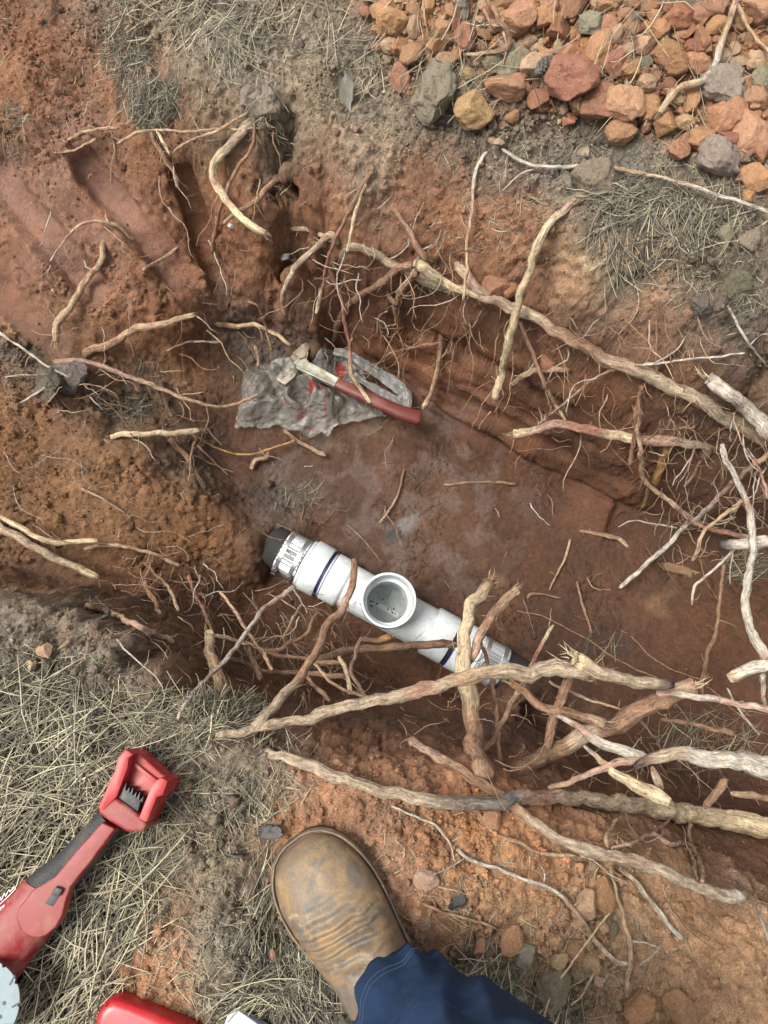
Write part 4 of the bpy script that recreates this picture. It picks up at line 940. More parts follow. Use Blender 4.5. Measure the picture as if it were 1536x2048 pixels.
def build_root(spec, w, code, lift, z, tear, parent, name, hair=None):
    _seed[0] += 1; sd_ = _seed[0]
    P = path3(P2(spec), lift, z, w); ln = sum((P[i + 1] - P[i]).length for i in range(len(P) - 1))
    if tear and 'a' in tear: P = [P[0] + (P[0] - P[1]).normalized() * 0.02 + Vector((0, 0, -0.05))] + P
    if tear and 'b' in tear: P = P + [P[-1] + (P[-1] - P[-2]).normalized() * 0.02 + Vector((0, 0, -0.05))]
    rm = max(w) / 2 * mpp(P[0]); step = max(0.0045, min(0.010, rm * 0.9)); Q = wiggle_path(P, step, min(0.006, 0.0015 + rm * 0.28), sd_ * 3.1)
    n_ = len(Q); R = [max(0.0007, lerp(w[0], w[1], i / (n_ - 1)) / 2 * mpp(Q[i])) for i in range(n_)]
    R = [r * 0.82 * (1 + 0.20 * mnoise.noise(Vector((i * step * 30, sd_ * 2.3, 0))) + 0.25 * max(0, mnoise.noise(Vector((i * step * 16, sd_, 7))) - 0.3)) for i, r in enumerate(R)]
    for e in (0, 1):
        if not tear or 'se'[e] not in tear:
            if e == 0: R[0] *= 0.75
            else: R[-1] *= 0.6
    V, F, C = [], [], []
    tube(Q, R, 14 if rm > 0.009 else (9 if rm > 0.0028 else 6), colour_fn(code, sd_), sd_, V, F, C, fibre='p' in code)
    if tear:
        if 's' in tear: splinters(Q[0], (Q[0] - Q[2]).normalized(), R[1], code, V, F, C, 11 if rm > 0.006 else 6, sd_)
        if 'e' in tear: splinters(Q[-1], (Q[-1] - Q[-3]).normalized(), R[-2], code, V, F, C, 11 if rm > 0.006 else 6, sd_ + 1)
    o = emit(name, V, F, C, m_root, parent)
    return o, Q, R, ln
def R(label, spec, w, code='b', lift=(1, 1), z=None, tear='', sub=(), hair=None):
    w = w if isinstance(w, tuple) else (w, w * 0.8)
    P0 = path3(P2(spec)[:2], lift, z, w)[0]
    e = empty('tree_root', P0); tag(e, label, 'root', 'tree roots left in the dug pit')
    o, Q, Rr, ln = build_root(spec, w, code, lift, z, tear, e, 'stem')
    for s_ in sub:                      # side branches
        sp, w2, c2 = s_[:3]; w2 = w2 if isinstance(w2, tuple) else (w2, w2 * 0.5)
        build_root(sp, w2, c2, s_[3] if len(s_) > 3 and not (s_[3] and s_[3][0] == 'z') else lift, s_[3][1] if len(s_) > 3 and s_[3][0] == 'z' else z, s_[4] if len(s_) > 4 else '', e, 'side_branch')
    k = hair if hair is not None else int(ln * 26)
    if k > 0 and max(w) >= 5:
        V, F, C = [], [], []; hairs(Q, Rr, V, F, C, k, _seed[0], code)
        h_ = emit('fine_rootlets', V, F, C, m_root, e); h_['kind'] = 'stuff'
    return e

# ---- upper left bank
R('thick grey root torn open to yellow fibres above the small hole', '498,248 462,288 436,314 424,342 440,382 472,422 502,450 530,467', (24, 17), 'bgppp', (0, 2, 5, 8), tear='ae')
R('short tan stick root sticking out left of the grass clump', '135,281 180,262 237,256', (6, 9), 't', (0, 3))
R('small pale root lying under the short stick, far upper left', '107,306 150,300 172,288 192,277', (5, 7), 't', (0, 2))
R('long level tan root crossing below the dark grass clump', '235,286 290,262 380,262 470,258 530,257', (8, 5), 't', (3, 4, 3, 0))
R('thin wavy root rising to the grey clod at its upper end', '345,306 380,280 440,260 468,240 502,221', (6, 7), 't', (2, 4, 0))
R('brown stub with a peeled tip pointing down from the grass clump', '301,262 320,300 345,342 355,374', (10, 9), 'bbtp', (1, 4), tear='e')
R('short cream splinter beside the brown stub', '313,260 326,284 340,309', (8, 6), 'p', (4, 6))
R('long brown root hanging straight down past the torn yellow root', '511,238 505,290 472,340 450,392 436,432 424,506', (9, 10), 'bbrb', (0, 3, 3, 1), tear='a')
R('brown root coming out of the small round hole', '556,356 512,400 480,421 446,447', (15, 9), 'bbt', (-1, 2, 5))
R('pale forked root arching over the smeared bucket mark', '100,522 150,456 190,441 230,451 270,480', (4, 10), 'it', (1, 4, 1), sub=(('212,430 216,441 232,452', 8, 't'), ('196,440 240,480 270,505', 4, 'i')))
R('short pinkish stub at the lower end of the bucket mark', '285,541 320,520 357,494', (9, 6), 'it', (2, 0))
R('crooked tan root hanging down the left clay slope', '208,488 203,524 168,566 143,608 116,642 111,684', (14, 17), 'bttt', (0, 2, 4), tear='ae')
R('thick grey brown root with a splintered cream end, left slope', '174,706 228,682 272,660 330,646 390,630', (26, 12), 'bbttp', (0, 3, 5), tear='ae')
R('pale forked root at the left edge above a dark clod', '-10,660 50,700 90,730 122,747 175,773', (7, 5), 'ww', (2, 3, 2), sub=(('122,747 92,774 40,806', 8, 'w'), ('122,746 60,750 8,754', 5, 'w')))
R('long pinkish root sweeping from the left slope to the plastic bag', '106,724 170,722 250,750 340,785 420,812 462,810 518,788', (13, 7), 'iittt', (1, 3, 6, 6, 6), sub=(('235,743 255,770', 4, 'i'), ('360,790 408,784', 4, 't')))
R('straight cream peeled stick jutting from the left slope', '228,872 300,868 398,862', (13, 15), 'tppp', (1, 4, 7), tear='ae')
R('thin pale stick lying on the left slope above the bag', '332,702 380,684 440,684', (5, 6), 'tw', (1, 3))
R('grey root with a frayed blue stained end above the hatchet', '428,648 470,653 510,650 542,664 582,690', (14, 9), 'btpt', (0, 3, 2), tear='e', sub=(('510,690 516,715 514,742', 8, 't', (2, 0)),))
R('thin brown root hooked over the frayed one', '492,602 516,612 532,656 544,700', (7, 7), 'bbt', (2, 4, 2))
R('short dark root in the shaded left hollow', '320,757 330,800 345,834', (9, 11), 'd', (1, 3))
R('dark half buried root in the crack of the left slope', '335,872 370,912 402,964 412,978', (16, 14), 'bd', (1, 2), sub=(('370,905 430,930 470,945', 6, 'b'), ('395,890 430,925 455,950', 6, 'b')))
R('thin upright root at the crack of the left slope', '388,882 382,920 377,964', 6, 'b', (4, 2))
R('ochre thread root looping below the bag', '395,874 440,900 500,908 560,892 592,880', (5, 6), 'oo', (2, 3, 2), hair=3)
R('curled tan root stub below the bag', '502,938 512,920 532,914 538,898', (12, 9), 'tb', (1, 2))
R('brown stick poking out from under the bag towards the pipe', '566,860 600,886 652,911', (9, 10), 'bt', (1, 2))
R('thin pale root on the mound left of the pipe', '160,976 210,1000 250,1026', (6, 4), 'i', (1, 1))
# ---- far wall
R('weathered grey root bending down left of the far wall', '664,470 640,488 598,526 577,560 563,606 572,634', (18, 12), 'gggb', (1, 2, 3), tear='a')
R('buried grey root end under the white lime spot', '582,456 610,458 645,470 668,482', (12, 14), 'gg', (-0.3, 0.5))
R('red brown root with a cream tip hanging left on the far wall', '742,350 715,390 690,440 665,490 654,530 641,590 632,628', (9, 9), 'bbrrp', (0, 3, 4), tear='a')
R('short cream stick hanging beside the red brown root', '731,368 712,422 694,504', (7, 8), 'ppp', (2, 4))
R('long reddish root hanging over the hatchet grip', '656,532 681,590 690,650 700,700 706,752 742,806', (9, 11), 'brrrtp', (2, 5, 9, 9, 8))
R('brown knuckled root running down the far wall behind the bag', '826,529 797,537 761,565 718,592 697,610 674,650 666,684', (20, 14), 'bbbbd', (3, 2, 1, 0))
R('looped brown root hanging under the cream cut knob', '836,540 813,565 801,590 795,606 785,600 773,582', (20, 14), 'bb', (4, 3, 1))
R('blunt orange brown root tip under the loop', '788,606 790,626 792,648', (15, 5), 'bo', (2, 3))
R('thread root dangling below the loop towards the grip', '798,606 796,660 805,694 798,760', (5, 3), 'b', (2, 6), hair=2)
R('short pale hooked root left of the thread', '776,622 758,632 753,668', (5, 4), 't', (1, 3), hair=1)
R('cream cut root knob on the far wall', '828,526 848,536 872,552 884,564 930,584 970,597', (26, 14), 'ppppg', (5, 5, 3), tear='')
R('long thick grey root lying along the whole far wall', '700,494 745,503 772,521 800,536 845,556 905,580 963,590 1018,612 1078,638 1148,682 1203,712 1268,738 1333,768 1398,802 1470,844 1545,884', (18, 38), 'gggggbgggg', (0, 1, 2, 3, 3, 2, 1, 0), tear='a')
R('grey root with pink bark joining the long root from above', '912,528 943,566 984,598', (24, 24), 'gig', (2, 3))
R('brown root coming down the far wall onto the cream knob', '786,418 808,446 827,480 841,505 852,522', (10, 18), 'bb', (0, 2, 4), tear='a')
R('long thin pale root hanging in front of the far wall', '973,305 950,350 942,420 936,482 934,540 926,600', (9, 7), 'wwitt', (0, 2, 4, 8), tear='a')
R('brown thread root below the long thin pale one', '926,600 914,650 900,690 884,716', (5, 4), 'b', (6, 3), hair=3)
R('stout peeled cream branch slanting down the far wall', '1168,394 1122,424 1084,468 1060,540 1036,610 1018,680 1005,740 991,796', (20, 20), 'bgppppp', (0, 3, 6, 9, 11), tear='ae', hair=4)
R('brown root tapering to cream in front of the far wall ledge', '884,672 880,700 873,742 862,780 846,818', (12, 11), 'bbttp', (1, 3, 4), tear='a')
R('reddish fork root reaching left across the wall ledge', '884,684 850,690 806,700 772,712 770,738', (8, 4), 'rb', (2, 3))
R('dark thin root beside the tapering brown one', '964,620 940,660 912,690 904,730 896,790', (6, 4), 'b', (2, 3))
R('brown root ending in cream below the long thick root', '1040,640 1068,712 1088,767 1113,812 1131,843', (11, 9), 'bbbtp', (2, 6, 7))
R('short yellow brown stub under the long thick root', '1026,768 1058,746 1100,738 1140,740', (13, 16), 'ptb', (3, 1), tear='s')
R('thin kinked root crossing up to the long thick root', '1076,848 1148,792 1198,752 1245,732', (5, 7), 'ii', (6, 2))
R('pale thread root running right from the long thick root', '1245,732 1308,727 1393,717 1490,706', (8, 4), 'ww', (3, 1), sub=(('1308,727 1350,700 1372,672', 4, 'w'),))
R('peeled red barked root with a frayed tip, right side of the pit', '1030,868 1063,862 1118,852 1168,857 1218,872 1293,882 1358,884 1412,893', (20, 26), 'pirpigg', (12, 10, 6, 2, 0), tear='bs')
R('reddish upright root crossing the peeled one', '1284,766 1273,828 1268,872 1259,930', (13, 9), 'brrt', (2, 8))
R('curving brown root from the far wall down to the right edge', '1281,780 1278,830 1276,868 1281,898 1283,936 1291,963 1321,989 1351,1011 1376,1036 1401,1051 1431,1061 1504,1075', (10, 13), 'btttirt', (3, 8, 8, 8, 8))
R('stubby orange brown root hanging under the peeled one', '1333,898 1321,931 1310,970', (22, 16), 'boo', (0, 3), tear='a')
R('long pale root slanting from the right edge to the pit floor', '1540,906 1497,938 1462,968 1434,999 1401,1031 1366,1054 1346,1079 1326,1099 1301,1119 1278,1144 1256,1162 1238,1176', (13, 10), 'ttiwwwww', (6, 8, 8, 6, 3), sub=(('1354,1056 1300,1046 1268,1040 1236,1054', 5, 'w'), ('1498,938 1524,976 1530,1010 1524,1060', 5, 'w')))
R('stout white root bending down along the right edge', '1443,888 1454,921 1472,951 1487,994 1499,1031 1505,1081 1504,1119 1499,1152 1488,1199 1499,1247 1520,1296 1536,1328', (14, 22), 'wwwww', z=(-14, -20, -22, -22), hair=6)
R('thick whitish root with a torn end at the right rim', '1416,756 1468,792 1508,832 1540,866 1580,900', (32, 40), 'wwww', (2, 5), tear='s')
R('white root with a charred black end at the right edge', '1440,1088 1458,1089 1476,1090 1545,1082', (24, 32), 'kwww', z=(-26, -22))
R('dark thin root hanging upright on the right pit floor', '1448,1128 1443,1185 1433,1254 1412,1317 1403,1356 1405,1388', (9, 9), 'b', z=(-28, -34, -46), hair=5)
R('white forked root below the charred one', '1468,1100 1419,1146 1391,1171 1384,1210', (7, 6), 'w', z=(-27, -32), sub=(('1466,1104 1462,1140 1460,1168', 5, 'w'),))
R('stout pale stub entering at the right edge', '1458,1357 1495,1340 1545,1328', (30, 32), 'pww', z=(-20, -16))
R('short white root hanging under the pale stub', '1524,1345 1528,1390 1533,1424', (14, 10), 'wt', z=(-19, -24))
R('red thread root at the right edge', '1508,914 1522,951 1536,998', (7, 8), 'ri', z=(-16, -20), hair=2)
R('thin brown stick hanging left of the stout white root', '1402,920 1388,950 1368,974', (7, 7), 'bt', (3, 5), hair=1)
R('reddish root dropping to the floor right of the peeled root', '1296,975 1290,1000 1284,1016', (8, 7), 'bo', (4, 3), hair=1)
R('tan root pieces crossing behind the white root', '1484,1000 1448,1030 1412,1060 1396,1098 1384,1122', (11, 8), 'tti', z=(-30, -36))
R('pale wiry root on the dark soil of the right rim', '1455,612 1476,650 1500,690 1536,735', (7, 5), 'w', (2, 1), sub=(('1500,690 1520,670 1540,668', 4, 'w'),))
R('thin upright root on the sandy right bank', '1316,606 1313,660 1312,712 1316,756', (6, 5), 'bt', (2, 3), hair=2)
R('thread root falling from the pine needle heap', '1252,520 1274,580 1270,630 1236,670', (3, 3), 'w', (2, 1), hair=0)
# ---- top right
R('long thin pale root lying across the topsoil under the clods', '1003,298 1050,325 1100,333 1200,333 1300,350 1400,378 1540,426', (8, 9), 'wwtww', (1, 2, 2, 2), sub=(('1075,336 1040,350 1004,382', 6, 'w'),))
R('crooked pale root leaning over the clod heap', '1478,-10 1450,60 1430,130 1406,160 1372,170 1346,190 1319,226', (13, 18), 'itwtp', (4, 4, 3), tear='e')
R('tan root at the far right top over the clods', '1466,-6 1490,45 1512,75 1540,106', (9, 9), 'tt', (4, 4))
R('brown forked root among the clods at the top', '972,-6 1000,40 1020,72 1018,94 1000,105 930,109', (13, 8), 'bbbt', (4, 4, 2), sub=(('1006,60 1013,92 1006,132', 7, 't'), ('966,14 978,44 990,62', 6, 't')))
R('upright straw coloured root at the left end of the clods', '845,-6 850,40 857,72', (6, 5), 't', (5, 4), hair=0)
# ---- over the pipe
R('long grey root bridging the near side of the pit', '440,1474 520,1455 620,1430 720,1410 800,1390 870,1374 950,1350 1000,1341 1060,1346 1110,1336 1172,1342', (20, 42), 'gggggggtggg', z=(-3, -6, -8, -9, -11), tear='ae', hair=4)
R('grey root segment with a charred end crossing the trench', '1146,1317 1194,1339 1256,1361 1304,1366 1346,1371', (36, 26), 'pgggk', z=(-9, -14), tear='s', hair=3)
R('stout root stripped to yellow wood standing over the pipe end', '981,1156 966,1184 948,1200 936,1236 927,1290 925,1335 934,1396 945,1458 956,1515 964,1545', (24, 50), 'bppppptbbbb', z=(-30, -24, -20, -18, -15), tear='bs', hair=8)
R('brown root leaning against the stripped yellow root', '1032,1180 1005,1207 974,1247 957,1282 942,1312', (24, 22), 'tbib', z=(-26, -22), tear='bs')
R('crooked red brown root reaching over the white tee', '708,1120 709,1160 697,1193 682,1226 657,1248 642,1288 620,1321 602,1354 573,1386 540,1421 512,1452', (16, 27), 'bbibbbtggg', z=(-26, -20, -12, -4), hair=5, tear='b')
R('straight pale stick leaning from the needles to the pipe', '590,1173 550,1200 520,1225 490,1270 460,1310 420,1350 390,1382 357,1430', (13, 9), 'wiwwwww', z=(-34, -18, 1), sub=(('520,1226 508,1200 504,1180', 4, 'w'), ('586,1176 604,1206 614,1226', 4, 'w')), tear='b')
R('dark wet root lying across the lower side of the pipe', '628,1325 675,1306 726,1296 777,1296 821,1288 865,1288 916,1290', (18, 20), 'bddbddd', z=(-44, -44, -43), hair=4)
R('broken dark root end beside the riser', '722,1278 750,1281 781,1273', (11, 16), 'do', z=(-46, -46), tear='e', hair=1)
R('cream upright stick below the tee', '677,1313 693,1343 700,1388', (9, 12), 'ppp', z=(-30, -26), hair=0)
R('thin brown root crossing the cream stick below the tee', '722,1275 708,1317 704,1343 719,1375 736,1408', (9, 9), 'bib', z=(-38, -28))
R('cut stump with a split cream top in the near bank', '418,1268 422,1311 440,1366', (24, 32), 'ptb', z=(-24, -14), tear='bs', hair=5)
R('pinkish root lying along the left edge of the trench', '178,1210 222,1225 263,1247 293,1262 323,1274 348,1286', (12, 15), 'btii', (3, 4, 5, 5), sub=(('300,1264 330,1275 360,1268', 6, 'w'), ('222,1228 190,1240 162,1262', 5, 'w')), tear='a')
R('curved cream stick at the left edge of the trench', '-8,1026 40,1055 90,1080 140,1085 197,1082', (12, 14), 'tppp', (3, 5, 5), hair=1)
R('thick tan root under the curved cream stick', '-8,1050 60,1090 120,1120 197,1156', (22, 17), 'bggp', (1, 3, 5), hair=4, tear='a')
R('slender tan root right of the curved cream stick', '168,1098 215,1088 300,1105 360,1131', (10, 8), 'ttt', (2, 4))
R('brown root leaning in the trench left of the pipe', '286,1123 312,1149 339,1179 357,1222', (7, 9), 'bt', (2, 6))
R('short dark stub in the trench left of the pipe', '290,1164 308,1202 322,1228', (14, 10), 'bb', (2, 5))
R('dark upright root near the cut stump', '376,1149 391,1191 407,1221 424,1262', (9, 8), 'rb', (3, 8))
R('slanting root in front of the buried pipe end', '439,1183 463,1210 482,1244 505,1277 527,1308 545,1340', (8, 9), 'tibt', z=(-34, -22))
R('wavy brown root below the left coupling', '637,1222 607,1270 577,1285 558,1300 518,1304', (8, 11), 'bbi', z=(-40, -34))
R('short tan root below the left coupling', '601,1210 580,1247 565,1278', (7, 6), 't', z=(-42, -38), hair=2)
R('level brown root in the tangle under the near bank', '430,1270 500,1290 560,1310 612,1320 684,1326', (9, 10), 'tbb', z=(-30, -32))
R('dark root deep in the tangle under the near bank', '450,1312 520,1340 600,1346 690,1352', (14, 13), 'dbb', z=(-34, -32))
R('thick dark upright root in the tangle by the stump', '497,1292 509,1327 522,1360', (13, 17), 'db', z=(-30, -24))
R('brown root slanting under the crooked red brown one', '612,1352 640,1380 660,1402', (8, 12), 'b', z=(-28, -22))
R('thin forked root right of the cream stick', '622,1320 660,1362 700,1384 760,1404', (7, 8), 'tb', z=(-26, -18))
# ---- lower right
R('massive brown root slanting across the trench with a frayed end', '1040,1540 1106,1502 1168,1476 1234,1445 1278,1423 1322,1396 1388,1371', (34, 44), 'bbbgbbt', z=(-30, -26, -22, -20), tear='ae', hair=8)
R('red flecked pale root leading to the right edge', '1312,1386 1388,1394 1454,1403 1545,1420', (15, 17), 'iwiw', z=(-18, -16))
R('big white barked root at the right edge with charred tip', '1268,1536 1300,1517 1344,1508 1432,1520 1536,1533 1610,1545', (22, 62), 'kgwwww', z=(-8, -6), hair=4)
R('pale pink root running down to the big white root', '1115,1431 1150,1449 1194,1480 1238,1498 1298,1520', (12, 30), 'wiwww', z=(-14, -10), tear='s', hair=4)
R('torn brown root curling under the grey segment', '1020,1364 1049,1383 1076,1410 1124,1423 1168,1432 1210,1450', (18, 24), 'obbbt', z=(-24, -20), tear='se', hair=8)
R('upright brown root behind the pale pink root', '1139,1356 1116,1414 1101,1467 1094,1506', (24, 22), 'bb', z=(-18, -28), hair=3, tear='b')
R('long thick grey root along the near rim, black in the middle', '548,1512 640,1540 720,1570 800,1590 860,1602 920,1604 1000,1602 1100,1592 1180,1600 1280,1612 1380,1626 1460,1640 1545,1656 1610,1668', (24, 50), 'ggggccggggppppg', lift=(1, 2, 3, 4, 6, 6, 6), hair=5, tear='a')
R('cream forked root splitting off the long near root', '1168,1492 1212,1533 1256,1559 1300,1586 1340,1606', (10, 34), 'wtppp', z=(-12, -5), hair=2)
R('pinkish root joining the long near root from the right', '1292,1520 1238,1524 1186,1546 1133,1564 1096,1576', (20, 13), 'giib', z=(-10, -9))
R('second thick root below the long near one with a sawn end', '830,1490 900,1530 960,1565 1020,1605 1060,1640 1110,1680 1180,1700 1260,1720 1340,1750 1420,1785 1486,1794', (20, 34), 'biibbgggggw', lift=(0, 1, 2, 3, 4, 5, 4), hair=6, tear='a')
R('slim tan root beside the second thick root', '953,1621 983,1661 1038,1686 1088,1708 1155,1713', (10, 11), 'bt', (1, 1))
R('long thin whitish root wandering over the near bank', '913,1698 943,1723 993,1733 1048,1758 1118,1788 1148,1821 1183,1871 1223,1916 1260,1929', (8, 12), 'wwwtw', (1, 1.5, 1.5), sub=(('930,1716 900,1734 866,1750', 4, 'w'), ('1085,1772 1090,1750 1081,1730', 5, 'w')))
R('upright tan root crossing the wandering whitish one', '1220,1730 1233,1786 1250,1846 1263,1896 1263,1931 1253,1956 1253,1994', (11, 11), 'tttt', (2, 2), sub=(('1262,1882 1300,1888 1320,1898', 5, 'w'), ('1280,1930 1310,1905 1322,1886', 5, 'w')))
R('short cream stub above the second thick root', '1233,1638 1213,1671 1218,1700', (9, 9), 'ptt', (5, 3))
R('pink forked root over the right trench slope', '1223,1696 1268,1686 1303,1668 1338,1686 1383,1691 1402,1731 1404,1764', (9, 11), 'iiit', (4, 6, 6), sub=(('1303,1668 1333,1646 1344,1632', 9, 'i'),))
R('thin tan root hanging on the right trench slope', '1380,1646 1380,1686 1390,1736 1393,1782', (9, 8), 'tt', (5, 5))
R('grey broken root below the second thick root', '1238,1736 1273,1766 1298,1796 1333,1846 1365,1878', (13, 13), 'gw', (1, 1.5), tear='s')
R('brown stick on the soil right of the boot', '843,1807 888,1826 938,1838 994,1858', (8, 7), 'bt', (0.6, 0.8))
R('thin pale root on the soil above the boot', '783,1613 828,1631 873,1651 898,1686 908,1718', (6, 5), 'w', (0.8, 0.6), hair=3)
R('long straw coloured stalk right of the trouser leg', '1220,1826 1158,1906 1108,1976 1088,2034', (5, 5), 'p', (2, 3), hair=0)
R('short straw stalk right of the trouser leg', '1188,1946 1168,1986 1142,2010', (6, 4), 'p', (1, 1), hair=0)
R('thin pale stalk at the right edge of the near bank', '1508,1786 1523,1836 1540,1890', (8, 7), 'tw', (2, 3), hair=0)
R('brown root end at the right edge below the big white root', '1462,1586 1500,1592 1545,1596', (13, 18), 'tb', z=(-20, -16))
R('brown root behind the long near root at the right', '1452,1556 1432,1586 1408,1616', (20, 20), 'bb', z=(-16, -18))
R('grey horizontal root in the right trench', '1322,1438 1379,1445 1432,1458 1470,1468', (9, 14), 'bb', z=(-30, -28))
R('slim pale root behind the upright brown one', '1098,1363 1133,1383 1168,1396 1246,1420', (8, 5), 'gt', z=(-24, -26))
R('red tipped root standing right of the pipe end', '1106,1251 1084,1286 1067,1322 1036,1383 978,1492', (9, 15), 'pribb', z=(-34, -28, -24), tear='b')
R('thin brown root hanging right of the stripped yellow root', '961,1282 979,1335 990,1396 999,1526', (9, 11), 'rbb', z=(-30, -26), tear='b')
R('grey stub linking the big white root to the near root', '1304,1533 1312,1556 1324,1580', (14, 20), 'gg', z=(-10, -9), hair=0)
R('thin whitish roots above the right trench', '1454,1376 1478,1420 1500,1450 1520,1470', (6, 5), 'w', z=(-26, -24))
# ---- pit floor
R('small tan root on the pit floor right of centre', '1141,1078 1129,1118 1099,1180', (7, 4), 't', (0.4, 0.8))
R('short brown root standing on the pit floor', '1154,1163 1160,1192 1183,1266', (6, 7), 'b', (0.5, 0.5), hair=1)
R('flat brown twig on the pit floor', '1054,1197 1066,1189 1122,1196', (7, 5), 'b', (0.4, 0.4), hair=0)
R('half buried root in the middle of the pit floor', '886,970 930,966 990,965 1034,968', (6, 7), 'b', (0.0, 0.3), hair=3)
R('long thread root crossing the pit floor to the trench', '1032,1221 1090,1235 1180,1282 1240,1322 1352,1372', (4, 4), 'b', (0.4, 0.4))
R('second thread root on the floor nearer the right edge', '1262,1272 1300,1312 1340,1336 1404,1360', (4, 4), 'b', (0.4, 0.4))
R('tan root with a split end on the far floor', '1158,1062 1210,1070 1238,1078 1256,1094', (9, 11), 'bt', (0.4, 0.6), tear='e', hair=2)
R('thin twig across the dark floor stain', '808,938 800,976 786,1006 760,1046', (5, 5), 'bt', (0.5, 1.2), hair=0)

# ---- fine roots nobody could count, hanging in three tangles
def tangle(name, label, regions, seed):
    rr_ = random.Random(seed); V, F, C = [], [], []
    for (x0, y0, x1, y1, cnt, lo, hi, slant) in regions:
        for k in range(cnt):
            px, py = rr_.uniform(x0, x1), rr_.uniform(y0, y1); h, _ = hit(px, py)
            d = (EYE - h).normalized(); p = h + d * rr_.uniform(lo, hi) / 100
            a = slant + rr_.gauss(0, 0.7); dirv = Vector((cos(a), -sin(a), rr_.uniform(-0.5, 0.4))).normalized()
            ln = rr_.uniform(0.03, 0.13); m_ = rr_.randrange(6, 11); pts_ = [p]
            for s_ in range(m_):
                dirv = (dirv + Vector((rr_.uniform(-.45, .45), rr_.uniform(-.45, .45), rr_.uniform(-.35, .3)))).normalized(); p = p + dirv * ln / m_; pts_.append(p)
            r0 = rr_.choice((0.0006, 0.0008, 0.0011, 0.0016)); base_ = RCOL[rr_.choice('bbtiwtb')] * rr_.uniform(0.6, 1.1)
            tube(pts_, [r0 * (1 - 0.6 * j / m_) for j in range(m_ + 1)], 5, lambda t: base_, 0, V, F, C)
    o = emit(name, V, F, C, m_root); tag(o, label, 'fine roots', kind='stuff'); return o
tangle('fine_roots', 'tangle of fine roots in the trench under the near bank', [(400, 1180, 700, 1400, 120, 0.5, 14, 1.0), (960, 1400, 1500, 1560, 95, 0.5, 14, 0.9), (180, 1080, 420, 1280, 60, 0.3, 5, 0.9), (720, 1370, 980, 1480, 25, 0.3, 8, 0.6)], 3)
tangle('fine_roots', 'fine roots hanging from the far and right walls of the pit', [(600, 480, 980, 740, 85, 0.2, 3, 1.5), (980, 620, 1400, 900, 90, 0.2, 4, 1.5), (1320, 820, 1536, 1120, 110, 0.5, 9, 1.6)], 4)
tangle('fine_roots', 'fine roots scattered over the left slope and pit floor', [(0, 250, 560, 640, 55, 0.2, 2, 1.2), (0, 650, 560, 1080, 95, 0.2, 3, 0.7), (560, 860, 1450, 1330, 60, 0.1, 0.8, 1.0), (1000, 1580, 1536, 1800, 50, 0.3, 3, 1.3)], 5)

# ================================================================== CLODS: dug out lumps of earth
m_clod, n, l, bs = mat('clay_clod')
oi = n.new('ShaderNodeObjectInfo'); co = objco(n)
vm = N(n, 'ShaderNodeVectorMath', _operation='MULTIPLY_ADD'); l.new(oi.outputs['Random'], vm.inputs[0]); vm.inputs[1].default_value = (40, 70, 90); l.new(co, vm.inputs[2]); cov = vm.outputs[0]
c1 = tex(n, l, cov, 4.5, 7, 0.75, 0.3); c2 = tex(n, l, cov, 16, 6, 0.75); c3 = tex(n, l, cov, 1.6, 4, 0.6)
c = mix(n, l, 'MULTIPLY', 0.8, oi.outputs['Color'], ramp(n, l, c1, [(0.28, 0.55), (0.5, 1.0), (0.72, 1.35)]))
c = mix(n, l, 'MULTIPLY', 0.7, c, ramp(n, l, c2, [(0.3, 0.65), (0.7, 1.3)]))
c = mix(n, l, 'MIX', ramp(n, l, c3, [(0.55, 0.0), (0.75, 0.4)]), c, (0.47, 0.29, 0.155))
l.new(c, bs.inputs['Base Color']); bs.inputs['Roughness'].default_value = 0.96; bs.inputs['Specular IOR Level'].default_value = 0.2
b0 = bump(n, l, c1, 1.0, 0.012, None); bump(n, l, c2, 1.0, 0.006, bs, b0)
def clod_mesh(seed, crumbly):
    rr_ = random.Random(seed); bm = bmesh.new(); bmesh.ops.create_icosphere(bm, subdivisions=4, radius=1.0)
    planes = []
    for k in range(rr_.randrange(9, 14)):
        nv = Vector((rr_.gauss(0, 1), rr_.gauss(0, 1), rr_.gauss(0, 1))).normalized(); planes.append((nv, rr_.uniform(0.52, 0.88)))
    sc = Vector((1, rr_.uniform(0.72, 1.0), rr_.uniform(0.62, 0.9))); o_ = Vector((seed * 3.7, 1.3 * seed, 0))
    for v_ in bm.verts:
        p = v_.co.copy()
        for nv, dd in planes:
            e = p.dot(nv) - dd
            if e > 0: p -= nv * e * 0.985
        r = 0.10 * mnoise.fractal(p * 1.8 + o_, 1.0, 2.0, 3) + (0.13 if crumbly else 0.065) * mnoise.fractal(p * 5 + o_, 0.8, 2.0, 3)
        if crumbly: r += 0.06 * (0.5 - mnoise.cell(p * 6 + o_))
        r += 0.030 * mnoise.noise(p * 17 + o_)
        p = p * (1 + r); v_.co = Vector((p.x * sc.x, p.y * sc.y, p.z * sc.z))
    me = bpy.data.meshes.new('clay_clod'); bm.to_mesh(me); bm.free(); me.materials.append(m_clod)
    me.polygons.foreach_set('use_smooth', [True] * len(me.polygons)); return me
CM = [clod_mesh(k, False) for k in range(12)]; CG_ = [clod_mesh(50 + k, True) for k in range(6)]
CC = {'o': (0.56, 0.305, 0.175), 't': (0.62, 0.415, 0.265), 'r': (0.45, 0.215, 0.130), 'y': (0.60, 0.385, 0.20), 'g': (0.36, 0.300, 0.225), 'p': (0.60, 0.27, 0.18), 'd': (0.20, 0.17, 0.135)}
